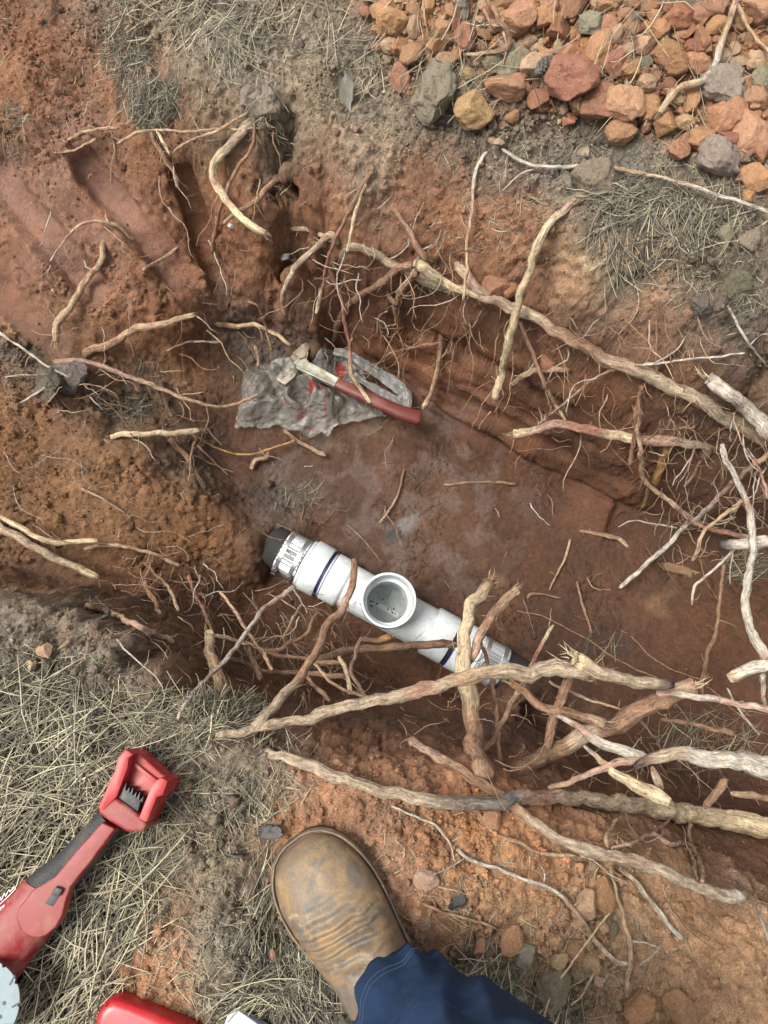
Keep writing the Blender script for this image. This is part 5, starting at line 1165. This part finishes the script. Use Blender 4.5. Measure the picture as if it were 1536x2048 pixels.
MARKS = [(868, 190, 'the largest grey clod'), (948, 220, 'the yellow ochre clod'), (1138, 155, 'the deep red clod'), (1183, 47, 'the top grey clod'), (1088, 132, 'the pine cone'), (1455, 168, 'the grey clod by the root'),
         (1438, 320, 'the lower right grey clod'), (1498, 268, 'the largest orange clod'), (1198, 205, 'the rust red block clod'), (1020, 70, 'the forked brown root'), (1430, 60, 'the leaning pale root'), (1038, 32, 'the broad orange top clod'), (1358, 295, 'the upright red orange clod'), (1028, 118, 'the jagged grey clod'), (1300, 130, 'the middle of the heap'), (850, 40, 'the upright straw root')]
NAMES = {'o': 'orange', 't': 'pale tan', 'r': 'rusty red', 'g': 'grey', 'y': 'ochre', 'p': 'pinkish', 'd': 'dark'}
unnamed = []
def name_clods():
    seen = {}
    for o, px, py, dia, kd in unnamed:
        mx, my, mn = min(MARKS, key=lambda t: math.hypot(t[0] - px, t[1] - py)); a = math.degrees(atan2(my - py, px - mx)) % 360
        way = ['right of', 'upper right of', 'above', 'upper left of', 'left of', 'lower left of', 'below', 'lower right of'][int((a + 22.5) // 45) % 8]
        size = 'tiny' if dia < 20 else 'small' if dia < 30 else 'medium' if dia < 45 else 'large'
        seen.setdefault((size, NAMES[kd], way, mn), []).append((math.hypot(mx - px, my - py), o))
    for (size, cn_, way, mn), lst in seen.items():
        lst.sort(key=lambda t: t[0])
        for i, (_, o) in enumerate(lst):
            if len(lst) == 1: o['label'] = f'{size} {cn_} clay clod {way} {mn}'
            else: o['label'] = f'{size} {cn_} clod {way} {mn}, ' + ['nearest to it', 'second nearest', 'third nearest', 'fourth nearest', 'fifth nearest', 'sixth nearest', 'seventh nearest', 'eighth nearest'][min(i, 7)]
placed = []
LBL = {'o': 'orange clay clod in the dug heap at the upper right', 't': 'pale tan clay clod in the dug heap at the upper right', 'r': 'dark red clay clod in the dug heap at the upper right',
       'g': 'grey topsoil clod among the orange clods at the upper right', 'y': 'ochre clay clod in the dug heap', 'p': 'pinkish clay clod in the dug heap', 'd': 'dark clod of topsoil in the dug heap'}
def clod(px, py, dia, kind, label=None, sink=0.30, group='clods dug out of the pit', cat='clod', jit=0.12):
    h, nn = hit(px, py); r = dia / 2 * mpp(h) * 1.30
    me = random.choice(CG_ if kind in 'gd' else CM); o = bpy.data.objects.new('clay_clod' if kind not in 'gd' else 'soil_clod', me); COL.objects.link(o)
    o.location = h + (EYE - h).normalized() * r * (1 - sink) * 0.62; o.scale = (r, r, r * random.uniform(0.8, 1.05)); o.rotation_euler = (random.uniform(-.5, .5), random.uniform(-.5, .5), random.uniform(0, 6.28))
    k = random.uniform(1 - jit, 1 + jit); b = CC[kind]; o.color = (b[0] * k, b[1] * k * random.uniform(0.94, 1.06), b[2] * k * random.uniform(0.9, 1.1), 1)
    tag(o, label or LBL[kind], cat, group); placed.append((px, py, dia / 2))
    if not label: unnamed.append((o, px, py, dia, kind))
    return o
SP = {(200, 380): 'largest dark grey crumbly clod, left end of the orange heap', (360, 440): 'big yellow ochre clod beside the largest grey clod', (740, 310): 'big deep red crumbling clod in the middle of the heap',
      (830, 95): 'grey lichen like clod at the top of the heap', (520, 235): 'jagged grey clod left of the pine cone', (1375, 335): 'large grey clod under the leaning pale root', (1340, 640): 'large grey clod at the lower right of the heap',
      (840, 715): 'flat dark clod on the topsoil under the thin pale root', (485, 345): 'orange clod with a pale cap right of the ochre clod', (860, 410): 'rust red block clod leaning on an orange one', (970, 410): 'squared orange clod beside the rust red block',
      (1460, 535): 'largest orange clod near the right edge', (540, 65): 'broad orange clod at the top beside the forked root', (1180, 590): 'upright red orange clod at the lower edge of the heap', (1270, 560): 'long flat red orange clod at the lower edge of the heap', (1485, 700): 'lowest orange clod at the right edge'}
for tok in ("35,75,110o 125,100,84t 225,120,74o 20,180,64t 215,180,92o 110,215,92o 330,150,92r 275,45,62o 540,65,145o 745,15,115o 830,95,108g 885,25,64o 700,125,112r 580,160,52t 700,190,62t 805,258,46t 520,235,128g 450,245,84g "
            "60,310,92o 200,380,195g 360,440,140y 485,345,140o 740,310,195r 620,390,90r 735,480,60p 860,410,140r 970,410,140o 855,285,52g 920,145,72t 1040,180,100t 970,205,62t 985,280,100o 870,200,116o 1035,245,70g 1050,335,82t "
            "1140,220,150o 1110,110,74o 1190,60,112r 1085,65,62o 1230,20,62g 1010,70,44g 1055,430,100o 1125,490,112o 1160,390,72t 1230,400,92o 1140,340,72r 1250,250,92o 1375,335,165g 1360,455,140o 1490,385,92o 1500,245,92t 1500,40,120o "
            "1400,195,52t 1455,330,64o 1480,165,72o 1460,535,165o 1340,640,165g 1180,590,110o 1270,560,120o 950,530,100o 1200,490,62t 1485,700,122o 1510,600,100o 1465,785,62o 840,715,150g 740,730,62g 460,570,40t 430,560,32t 180,30,60o 420,60,60r 400,140,56o 640,70,80o 640,230,70o 560,300,60r "
            "1330,110,80o 1340,30,90o 1420,90,70o 1270,150,80o 1060,20,70o 960,60,60o 990,110,60o 20,20,70o 300,210,70o 160,160,60o").split():
    a, b, c_ = tok.split(','); zx, zy, dz, kd = int(a), int(b), int(c_[:-1]), c_[-1]
    clod(768 + zx / 2, zy / 2, dz / 2, kd, SP.get((zx, zy)))
HEAP = np.array([(700, -40), (1580, -40), (1580, 400), (1490, 380), (1440, 300), (1380, 290), (1330, 250), (1240, 270), (1150, 250), (1060, 225), (985, 270), (930, 190), (830, 150), (760, 100)])
tries = 0; nfill = 0
while nfill < 200 and tries < 4000:
    tries += 1; px, py = random.uniform(700, 1575), random.uniform(-35, 395); dia = random.choice((14, 18, 22, 26, 32, 38, 46))
    if not bool(inside(np.array([px]), np.array([py]), HEAP)[0]): continue
    if any(math.hypot(px - a, py - b) < (dia / 2 + c_) * 0.62 for a, b, c_ in placed): continue
    clod(px, py, dia, random.choice('oooootttrrg'), None, 0.4); nfill += 1
name_clods()
for px, py, dia, kd, lb in ((530, 205, 58, 'g', 'dark root bound clod at the far rim above the torn yellow root'), (500, 195, 40, 'g', 'small grey clod left of the root bound clod'), (95, 770, 60, 'd', 'dark clod caught in the pale forked root, left edge'), (140, 752, 62, 'd', 'dark clod on the left slope beside the forked root'),
                            (1170, 1810, 52, 't', 'tan clod on the near bank beside the grey broken root'), (1205, 1795, 60, 'o', 'orange clod under the upright tan root'), (1150, 1905, 36, 'o', 'small orange clod below the wandering whitish root'), (1020, 1880, 52, 'o', 'orange clod right of the trouser leg'), (960, 1895, 30, 'o', 'small orange clod close to the boot'),
                            (1048, 1910, 44, 'g', 'small grey clod right of the trouser leg'), (1120, 1920, 30, 't', 'little tan clod near the straw stalk'), (1110, 1985, 66, 'g', 'crumbly grey clod near the lower edge'), (1280, 2020, 60, 'o', 'orange clod at the lower edge of the near bank'), (1360, 2020, 64, 'o', 'rounded orange clod at the lower right'),
                            (985, 1642, 40, 'o', 'orange lump under the near root'), (990, 570, 52, 'r', 'red clod resting on the long thick root'), (1020, 578, 30, 'r', 'small red clod next to the clod on the root'), (1095, 726, 34, 'r', 'little red clod below the cream branch'), (850, 1760, 44, 't', 'half buried ochre lump right of the boot'), (90, 1300, 30, 't', 'pale pebble on the left topsoil'),
                            (545, 1910, 22, 'o', 'small brick red lump left of the boot'), (1225, 1860, 26, 'g', 'pale grey crumb heap right of the stalk'), (1450, 470, 34, 'g', 'grey clod on the dark soil near the right edge'), (1500, 480, 40, 'g', 'grey clod at the right edge below the thin pale root'), (1400, 610, 36, 'd', 'dark crumbly clod on the right rim'), (1470, 570, 50, 'd', 'dark lumpy clod on the right rim')):
    clod(px, py, dia, kd, lb, 0.45, 'loose clods around the pit')

CC['w'] = (0.72, 0.72, 0.70)
for px, py, dia, lb in ((570, 514, 17, 'larger white lime lump on the far wall'), (586, 520, 10, 'smaller white lime lump on the far wall'), (318, 1643, 13, 'white lime chip beside the red tool foot'), (462, 452, 12, 'white lime speck under the torn yellow root')):
    o = clod(px, py, dia, 'w', lb, 0.6, 'white lime lumps', 'lime'); o.name = 'lime_lump'

# ================================================================== loose stuff: crumbs, dry grass, needles
i0x = 34; i0y = 34; cx0, cy0 = ax[i0x], ay[i0y]
def gz(x, y):
    fi = np.clip((x - cx0) / FINE + i0x, i0x, nx_ - i0x - 2); fj = np.clip((y - cy0) / FINE + i0y, i0y, ny_ - i0y - 2)
    i = fi.astype(int); j = fj.astype(int); a = fi - i; b = fj - j
    return (VZ[j, i] * (1 - a) + VZ[j, i + 1] * a) * (1 - b) + (VZ[j + 1, i] * (1 - a) + VZ[j + 1, i + 1] * a) * b
view = np.nonzero((GU > -60) & (GU < 1596) & (GVv > -60) & (GVv < 2108) & (np.abs(GP[:, 0]) < 1.07) & (GP[:, 1] > -0.49) & (GP[:, 1] < 1.45))[0]
crumbv = crumb.ravel()[view]; flat = GN[view, 2]
wgt = (0.15 + (crumbv / 0.004) ** 1.5) * (0.25 + 0.75 * smoothstep(0.35, 0.85, flat)) * (0.35 + patch.ravel()[view])
wgt *= np.where(GS[view] > 0.25, 0.3, 1.0) * np.where(GZ[view] < -0.35, 0.45, 1.0); inh = np.nonzero((GVv[view] < 400) & (GU[view] > 690))[0]; inh = inh[inside(GU[view][inh], GVv[view][inh], np.array([(700, -40), (1580, -40), (1580, 400), (1440, 300), (1330, 250), (1150, 250), (985, 270), (830, 150)]))]; wgt[inh] *= 3.0
wgt /= wgt.sum()
def scatter(name, label, N_, smin, smax, base_v, base_f, seed):
    r_ = np.random.default_rng(seed); pick = view[r_.choice(len(view), N_, p=wgt)]
    s = smin * (smax / smin) ** (r_.random(N_) ** 2.2); p = GP[pick] + GN[pick] * (s * 0.30)[:, None]; p[:, :2] += r_.uniform(-.0015, .0015, (N_, 2))
    nb = len(base_v); ang_ = r_.uniform(0, 2 * pi, N_); ca_, sa_ = np.cos(ang_), np.sin(ang_)
    b = base_v[None] * r_.uniform(0.45, 1.25, (N_, nb, 1)) * r_.uniform(0.75, 1.2, (N_, 1, 3)) * s[:, None, None]
    v = np.stack([b[..., 0] * ca_[:, None] - b[..., 1] * sa_[:, None], b[..., 0] * sa_[:, None] + b[..., 1] * ca_[:, None], b[..., 2]], -1) + p[:, None]
    f_ = base_f[None] + (np.arange(N_) * nb)[:, None, None]
    col = GC[pick] * r_.uniform(0.75, 1.30, (N_, 1)) * r_.uniform(0.92, 1.08, (N_, 3)); pale = r_.random(N_) < 0.025
    col[pale] = np.array((0.48, 0.36, 0.24)) * r_.uniform(0.7, 1.1, (pale.sum(), 1))
    o = from_np(name, v.reshape(-1, 3), f_.reshape(-1, 3), m_ground, None, False); set_col(o.data, np.repeat(np.clip(col, 0, .8), nb, 0)); tag(o, label, 'soil', kind='stuff')
octv = np.array([(1, 0, 0), (-1, 0, 0), (0, 1, 0), (0, -1, 0), (0, 0, .8), (0, 0, -.8)], float); octf = np.array([(0, 2, 4), (2, 1, 4), (1, 3, 4), (3, 0, 4), (2, 0, 5), (1, 2, 5), (3, 1, 5), (0, 3, 5)])
bm = bmesh.new(); bmesh.ops.create_icosphere(bm, subdivisions=2, radius=1.0); icov = np.array([tuple(v_.co) for v_ in bm.verts]); icof = np.array([[v_.index for v_ in f_.verts] for f_ in bm.faces]); bm.free()
bm = bmesh.new(); bmesh.ops.create_icosphere(bm, subdivisions=1, radius=1.0); icv1 = np.array([tuple(v_.co) for v_ in bm.verts]); icf1 = np.array([[v_.index for v_ in f_.verts] for f_ in bm.faces]); bm.free()
scatter('soil_crumbs', 'fine loose crumbs of earth on the ground', 60000, 0.0010, 0.0030, octv, octf, 1)
scatter('soil_crumbs', 'small rounded lumps of loose earth on the ground', 10000, 0.0022, 0.0055, icv1, icf1, 2)
scatter('soil_crumbs', 'thumb sized lumps of loose earth on the ground', 700, 0.0045, 0.0100, icov * (1 + 0.15 * np.sin(icov[:, :1] * 9)), icof, 3)

m_straw, n, l, bs = mat('dry_stalk'); ca5 = N(n, 'ShaderNodeAttribute', _attribute_name='Col')
l.new(ca5.outputs['Color'], bs.inputs['Base Color']); bs.inputs['Roughness'].default_value = 0.6; bs.inputs['Specular IOR Level'].default_value = 0.35
STRAW = np.array([(0.58, 0.52, 0.36), (0.46, 0.40, 0.26), (0.34, 0.30, 0.20), (0.23, 0.21, 0.15), (0.14, 0.125, 0.09), (0.075, 0.07, 0.058)])
def stalks(name, label, spots, seed):
    """spots: centre and half size in the drawing, how many, length in cm, lean (deg from picture right, upwards), spread, colour weights, lift cm"""
    r_ = np.random.default_rng(seed); AV, AF, AC = [], [], []; off = 0
    for cx, cy, rx, ry, cnt, l0, l1, lean, spr, cw, lift_, thick in spots:
        a = r_.uniform(0, 2 * pi, cnt); q = np.sqrt(r_.random(cnt)) * (0.75 + 0.35 * r_.random(cnt)); px = cx + rx * q * np.cos(a); py = cy + ry * q * np.sin(a)
        h0, _ = hit(cx, cy); zc = h0.z; C_ = np.array([tuple(at(x, y, zc)) for x, y in zip(px, py)])
        L = r_.uniform(l0, l1, cnt) / 100; th = np.radians(lean) + r_.normal(0, 1, cnt) * np.radians(spr); kap = r_.normal(0, 0.17, cnt)
        T = np.linspace(-.5, .5, 5); X_ = C_[:, :1] + L[:, None] * (T * np.cos(th)[:, None] - kap[:, None] * (T ** 2 - .25) * np.sin(th)[:, None])
        Y_ = C_[:, 1:2] + L[:, None] * (T * np.sin(th)[:, None] + kap[:, None] * (T ** 2 - .25) * np.cos(th)[:, None])
        g = gz(X_, Y_); gm_ = np.maximum(g, (g.max(1, keepdims=True) * 0.6 + g.mean(1, keepdims=True) * 0.4) - 0.01)
        Z_ = gm_ + (r_.random(cnt) ** 1.6)[:, None] * lift_ / 100 + L[:, None] * r_.normal(0, .09, cnt)[:, None] * T + 0.0012
        Z_ = np.maximum(Z_, g + 0.0008)
        rad = r_.uniform(0.55, 1.2, cnt) * thick; P = np.stack([X_, Y_, Z_], -1); side = np.stack([-np.sin(th), np.cos(th), np.zeros(cnt)], -1)
        tap = np.array([.75, 1, 1, .8, .3]); ring = []
        for k in range(3):
            aa = 2 * pi * k / 3 + 0.5; ring.append(P + (side[:, None] * cos(aa) + np.array((0, 0, 1.0)) * sin(aa)) * (rad[:, None] * tap)[..., None])
        V_ = np.stack(ring, 2)                                   # cnt,5,3,3
        base_ = off + np.arange(cnt)[:, None, None] * 15; F_ = []
        for s_ in range(4):
            for k in range(3):
                F_.append(np.array([s_ * 3 + k, s_ * 3 + (k + 1) % 3, (s_ + 1) * 3 + (k + 1) % 3, (s_ + 1) * 3 + k]))
        F_ = np.array(F_)[None] + base_
        c_ = 0.80 * STRAW[r_.choice(6, cnt, p=np.array(cw) / sum(cw))] * r_.uniform(0.75, 1.2, (cnt, 1))
        AV.append(V_.reshape(-1, 3)); AF.append(F_.reshape(-1, 4)); AC.append(np.repeat(c_, 15, 0)); off += cnt * 15
    o = from_np(name, np.concatenate(AV), np.concatenate(AF), m_straw, None, True, 4); set_col(o.data, np.concatenate(AC)); tag(o, label, 'dry grass', kind='stuff'); return o
PALE = (2.5, 3.5, 4, 3.5, 2.5, 2); MIX = (1.5, 2, 3, 3, 3, 2); DARK = (.3, .5, 1.5, 3, 3, 3)
stalks('dry_grass', 'dry straw coloured grass lying in the lower left corner round the tool', [
    (120, 1560, 200, 150, 380, 4, 13, 40, 45, PALE, 1.6, .0009), (60, 1420, 130, 90, 190, 4, 12, 50, 45, MIX, 1.5, .0007), (330, 1450, 130, 70, 220, 3, 10, 20, 50, MIX, 1.5, .0007),
    (170, 1800, 140, 130, 360, 5, 14, 58, 38, PALE, 1.8, .0010), (120, 1980, 130, 90, 250, 5, 13, 65, 35, PALE, 1.6, .0010), (260, 1700, 90, 120, 170, 5, 12, 55, 35, PALE, 1.5, .0007),
    (230, 1560, 120, 60, 200, 4, 11, 30, 50, PALE, 1.5, .0007), (20, 1700, 80, 150, 200, 5, 12, 50, 40, MIX, 1.8, .0007)], 1)
stalks('dry_grass', 'dense mat of bleached needles on the near rim of the pit', [(430, 1425, 75, 42, 480, 2, 6, 15, 70, (4, 4, 4, 4, 3, 2), 1.4, .0008), (560, 1480, 60, 25, 60, 2, 6, 10, 60, MIX, .8, .0006), (500, 1560, 140, 70, 120, 2, 8, 30, 60, MIX, .8, .0006)], 2)
stalks('dry_grass', 'dry grass along the top edge between slope and clods', [(420, 30, 200, 55, 170, 4, 12, 35, 40, PALE, 1.2, .0008), (620, 70, 170, 80, 110, 3, 11, 10, 60, MIX, 1.0, .0008), (480, 110, 60, 60, 60, 4, 12, 120, 30, PALE, 1.2, .0007), (760, 120, 60, 110, 70, 4, 12, 60, 50, MIX, 1, .0007), (250, 80, 60, 60, 120, 3, 8, 60, 60, DARK, 1, .0007)], 3)
stalks('pine_needles', 'heap of grey green pine needles on the right bank', [(1285, 455, 115, 85, 300, 3, 11, 78, 40, (.4, 1, 2, 3.5, 4, 4), 1.0, .0008), (1240, 400, 90, 40, 120, 4, 11, 10, 30, (1, 2, 3, 3, 2, 2), 1.4, .0008), (1420, 430, 110, 70, 130, 4, 10, 60, 60, MIX, .8, .0007), (1400, 340, 130, 60, 90, 4, 10, 120, 40, MIX, .8, .0007)], 4)
stalks('dry_grass', 'dark torn grass clump on the upper left slope', [(310, 222, 62, 32, 480, 2, 5, 60, 60, DARK, 2.5, .0007), (270, 140, 45, 60, 160, 2, 6, 70, 60, DARK, 1.0, .0007), (530, 215, 38, 30, 120, 2, 6, 70, 60, DARK, 3, .0007), (25, 260, 50, 40, 110, 2, 6, 30, 60, DARK, 1, .0007), (250, 820, 50, 28, 130, 2, 5, 20, 50, DARK, 1, .0007), (310, 755, 40, 40, 60, 1, 4, 60, 60, DARK, 1, .0006)], 5)
stalks('dry_grass', 'scattered stalks over the dug clods', [(1050, 60, 280, 120, 70, 5, 14, 70, 35, PALE, 3.5, .0008), (1350, 120, 180, 140, 60, 4, 12, 70, 50, PALE, 3.5, .0008), (900, 140, 70, 60, 110, 4, 10, 75, 40, MIX, 4, .0007), (960, 190, 90, 40, 50, 4, 11, 20, 40, MIX, 3, .0007)], 6)
stalks('dry_grass', 'short bits of grass and needles scattered on the topsoil', [(640, 180, 320, 170, 700, 1, 4, 0, 90, MIX, .4, .0005), (1150, 360, 380, 110, 800, 1, 4, 0, 90, MIX, .4, .0005), (1450, 560, 130, 110, 300, 1, 4, 0, 90, MIX, .4, .0005), (130, 1330, 180, 90, 350, 1, 4, 0, 90, MIX, .4, .0005), (430, 1640, 130, 90, 350, 1, 5, 0, 90, MIX, .5, .0005), (430, 1880, 160, 160, 450, 1, 4, 0, 90, MIX, .4, .0005), (1100, 1880, 330, 160, 420, 1, 4, 0, 90, PALE, .4, .0005), (900, 1700, 250, 120, 250, 1, 3, 0, 90, MIX, .3, .0005), (150, 130, 230, 150, 260, 1, 4, 0, 90, MIX, .4, .0005), (900, 330, 200, 60, 150, 1, 4, 0, 90, MIX, .4, .0005)], 7)
stalks('dry_grass', 'dark damp grass beside and below the boot', [(600, 1960, 90, 85, 420, 3, 8, 110, 45, DARK, .8, .0007), (530, 1790, 30, 110, 70, 3, 8, 80, 25, DARK, .8, .0007), (980, 1960, 70, 60, 110, 3, 8, 70, 40, MIX, 1, .0007), (1090, 2020, 90, 30, 90, 3, 9, 50, 40, MIX, 1, .0007), (500, 1990, 60, 40, 50, 5, 11, 25, 25, PALE, 1, .0008)], 8)
stalks('pine_needles', 'dark needles lying in the right part of the trench', [(1490, 1130, 45, 40, 170, 3, 7, 20, 30, DARK, 2, .0007), (1420, 1470, 110, 50, 130, 3, 9, 30, 40, MIX, 2.5, .0006), (1210, 1290, 60, 40, 25, 3, 7, 55, 30, DARK, .4, .0006), (600, 990, 40, 30, 60, 2, 5, 60, 50, DARK, 1, .0006)], 9)

# ================================================================== small single things
m_chip = grimy('charcoal_chip', (0.045, 0.045, 0.047), 0.6, (0.16, 0.11, 0.08), 0.5, 50, bumpy=0.5)
m_leaf = grimy('dead_leaf', (0.34, 0.27, 0.18), 0.7, (0.16, 0.11, 0.07), 0.6, 60, bumpy=0.4)
m_bark = grimy('grey_bark', (0.20, 0.18, 0.15), 0.85, (0.10, 0.08, 0.06), 0.6, 60, bumpy=0.8)
m_lime = grimy('white_lime', (0.72, 0.72, 0.70), 0.9, (0.35, 0.25, 0.2), 0.6, 80, bumpy=0.8)
def chip(name, label, cat, px, py, lw, ang_, m, th=0.004, bend=0.15, point=0.0):
    h, nn = hit(px, py); k = mpp(h); ln, wd = lw[0] / 2 * k, lw[1] / 2 * k; a = radians(ang_); u = Vector((cos(a), sin(a), 0)); u = (u - nn * u.dot(nn)).normalized(); w = nn.cross(u); V, F = [], []
    NU, NV = 9, 6
    for side in (1, -1):
        for i in range(NU):
            s = i / (NU - 1) * 2 - 1
            for j in range(NV):
                t = j / (NV - 1) * 2 - 1; wide = (1 - abs(s) ** (2.2 if point else 7)) ** 0.6 if abs(s) < 1 else 0.0; wide = max(wide, 0.05 if point else 0.5)
                j_ = (0.10 if point else 0.30) * mnoise.noise(Vector((px + s * 2.4, py + t * 2.4, 0)))
                V.append(h + nn * (th + bend * ln * (s * s * 0.4 + t * t * 0.3) + (side * th * 0.5) + j_ * wd * 0.8) + u * ln * (s + j_) + w * wd * wide * (t + j_))
    for q0 in (0, NU * NV):
        for i in range(NU - 1):
            for j in range(NV - 1):
                f_ = (q0 + i * NV + j, q0 + i * NV + j + 1, q0 + (i + 1) * NV + j + 1, q0 + (i + 1) * NV + j); F.append(f_[::-1] if q0 == 0 else f_)
    rim = [i * NV for i in range(NU)] + [(NU - 1) * NV + j for j in range(1, NV)] + [i * NV + NV - 1 for i in range(NU - 2, -1, -1)] + [j for j in range(NV - 2, 0, -1)]
    for a_, b_ in zip(rim, rim[1:] + rim[:1]): F.append((a_, b_, b_ + NU * NV, a_ + NU * NV))
    o = from_py(name, V, F, m); tag(o, label, cat); return o
chip('charcoal_chip', 'square black charcoal chip on the soil above the boot', 'charcoal', 543, 1662, (46, 26), 0, m_chip, 0.006)
chip('charcoal_chip', 'rounded black charcoal chip right of the boot', 'charcoal', 916, 1808, (36, 26), 15, m_chip, 0.005)
chip('charcoal_chip', 'black charcoal flake in the grey soil above left of the boot', 'charcoal', 470, 1712, (40, 22), 10, m_chip, 0.004)
chip('bark_piece', 'upright flat grey bark piece on the far topsoil', 'bark', 692, 196, (100, 30), 82, m_bark, 0.005)
chip('dead_leaf', 'pale shell like leaf next to the grey bark piece', 'leaf', 729, 172, (38, 20), 80, m_leaf, 0.002, 0.5, 1)
chip('dead_leaf', 'brown curled leaf on the topsoil under the clods', 'leaf', 1161, 305, (34, 28), 80, m_leaf, 0.002, 0.6, 1)
chip('dead_leaf', 'grey green leaf under the long thin pale root', 'leaf', 1228, 352, (40, 20), 25, m_bark, 0.002, 0.3, 1)
chip('dead_leaf', 'dark flat leaf in the straw at the left', 'leaf', 150, 1440, (60, 26), 60, m_bark, 0.002, 0.3, 1)
chip('dead_leaf', 'second dark leaf lower in the straw at the left', 'leaf', 108, 1430, (46, 22), 40, m_bark, 0.002, 0.3, 1)
chip('dead_leaf', 'pale pointed leaf on the dark grass below the boot', 'leaf', 562, 2022, (36, 14), 60, m_leaf, 0.0015, 0.3, 1)
chip('dead_leaf', 'small grey leaf right of the trouser leg', 'leaf', 968, 1886, (30, 18), 110, m_bark, 0.002, 0.3, 1)
chip('dead_leaf', 'bluish leaf pressed in the soil near the lower edge', 'leaf', 1045, 1990, (36, 26), 20, m_bark, 0.002, 0.3, 1)
chip('bark_piece', 'splintered brown bark strip on the right pit floor', 'bark', 1352, 1140, (90, 18), -12, grimy('brown_bark', (0.20, 0.12, 0.065), 0.85, (0.35, 0.22, 0.1), 0.6, 60, bumpy=0.8), 0.006)
# pine cone
h, nn = hit(1088, 132); k = mpp(h); cn = empty('pine_cone', h); tag(cn, 'small black pine cone lying among the orange clods', 'pine cone')
cu_ = (ray(1104, 112) - ray(1072, 152)); cu_ = Vector((cu_.x, cu_.y, 0)).normalized(); c0 = h + (EYE - h).normalized() * 0.026; Lc, Rc = 56 * k, 13 * k
core_o = lathe('cone_core', c0 - cu_ * Lc / 2, cu_, [(Lc * t, Rc * 0.7 * max(0.12, sin(pi * min(1, 0.12 + t * 0.86)))) for t in np.linspace(0, 1, 12)], m_chip, cn, 14)
V, F = [], []; _, uu, ww = frame_of(cu_)
for i in range(78):
    t = (i + 0.5) / 78; a = i * 2.39996; rd = Rc * max(0.25, sin(pi * (0.12 + t * 0.84))); p = c0 + cu_ * Lc * (t - 0.5); out = uu * cos(a) + ww * sin(a); sd_ = cu_.cross(out); b = len(V)
    q = [p + out * rd * 0.5 - sd_ * 0.0018, p + out * rd * 0.5 + sd_ * 0.0018, p + out * rd * 1.05 + cu_ * 0.0026 + sd_ * 0.0030, p + out * rd * 1.15 + cu_ * 0.0042, p + out * rd * 1.05 + cu_ * 0.0026 - sd_ * 0.0030, p + out * rd * 0.9 + cu_ * 0.0042]
    V += q; F += [(b, b + 1, b + 2, b + 3), (b, b + 3, b + 4), (b + 2, b + 5, b + 3), (b + 3, b + 5, b + 4), (b + 1, b + 5, b + 2), (b, b + 4, b + 5), (b, b + 5, b + 1)]
sc_o = from_py('scales', V, F, grimy('cone_scale', (0.075, 0.065, 0.055), 0.7, (0.22, 0.19, 0.15), 0.6, 200), None, False); child(sc_o, cn); sc_o['kind'] = 'stuff'
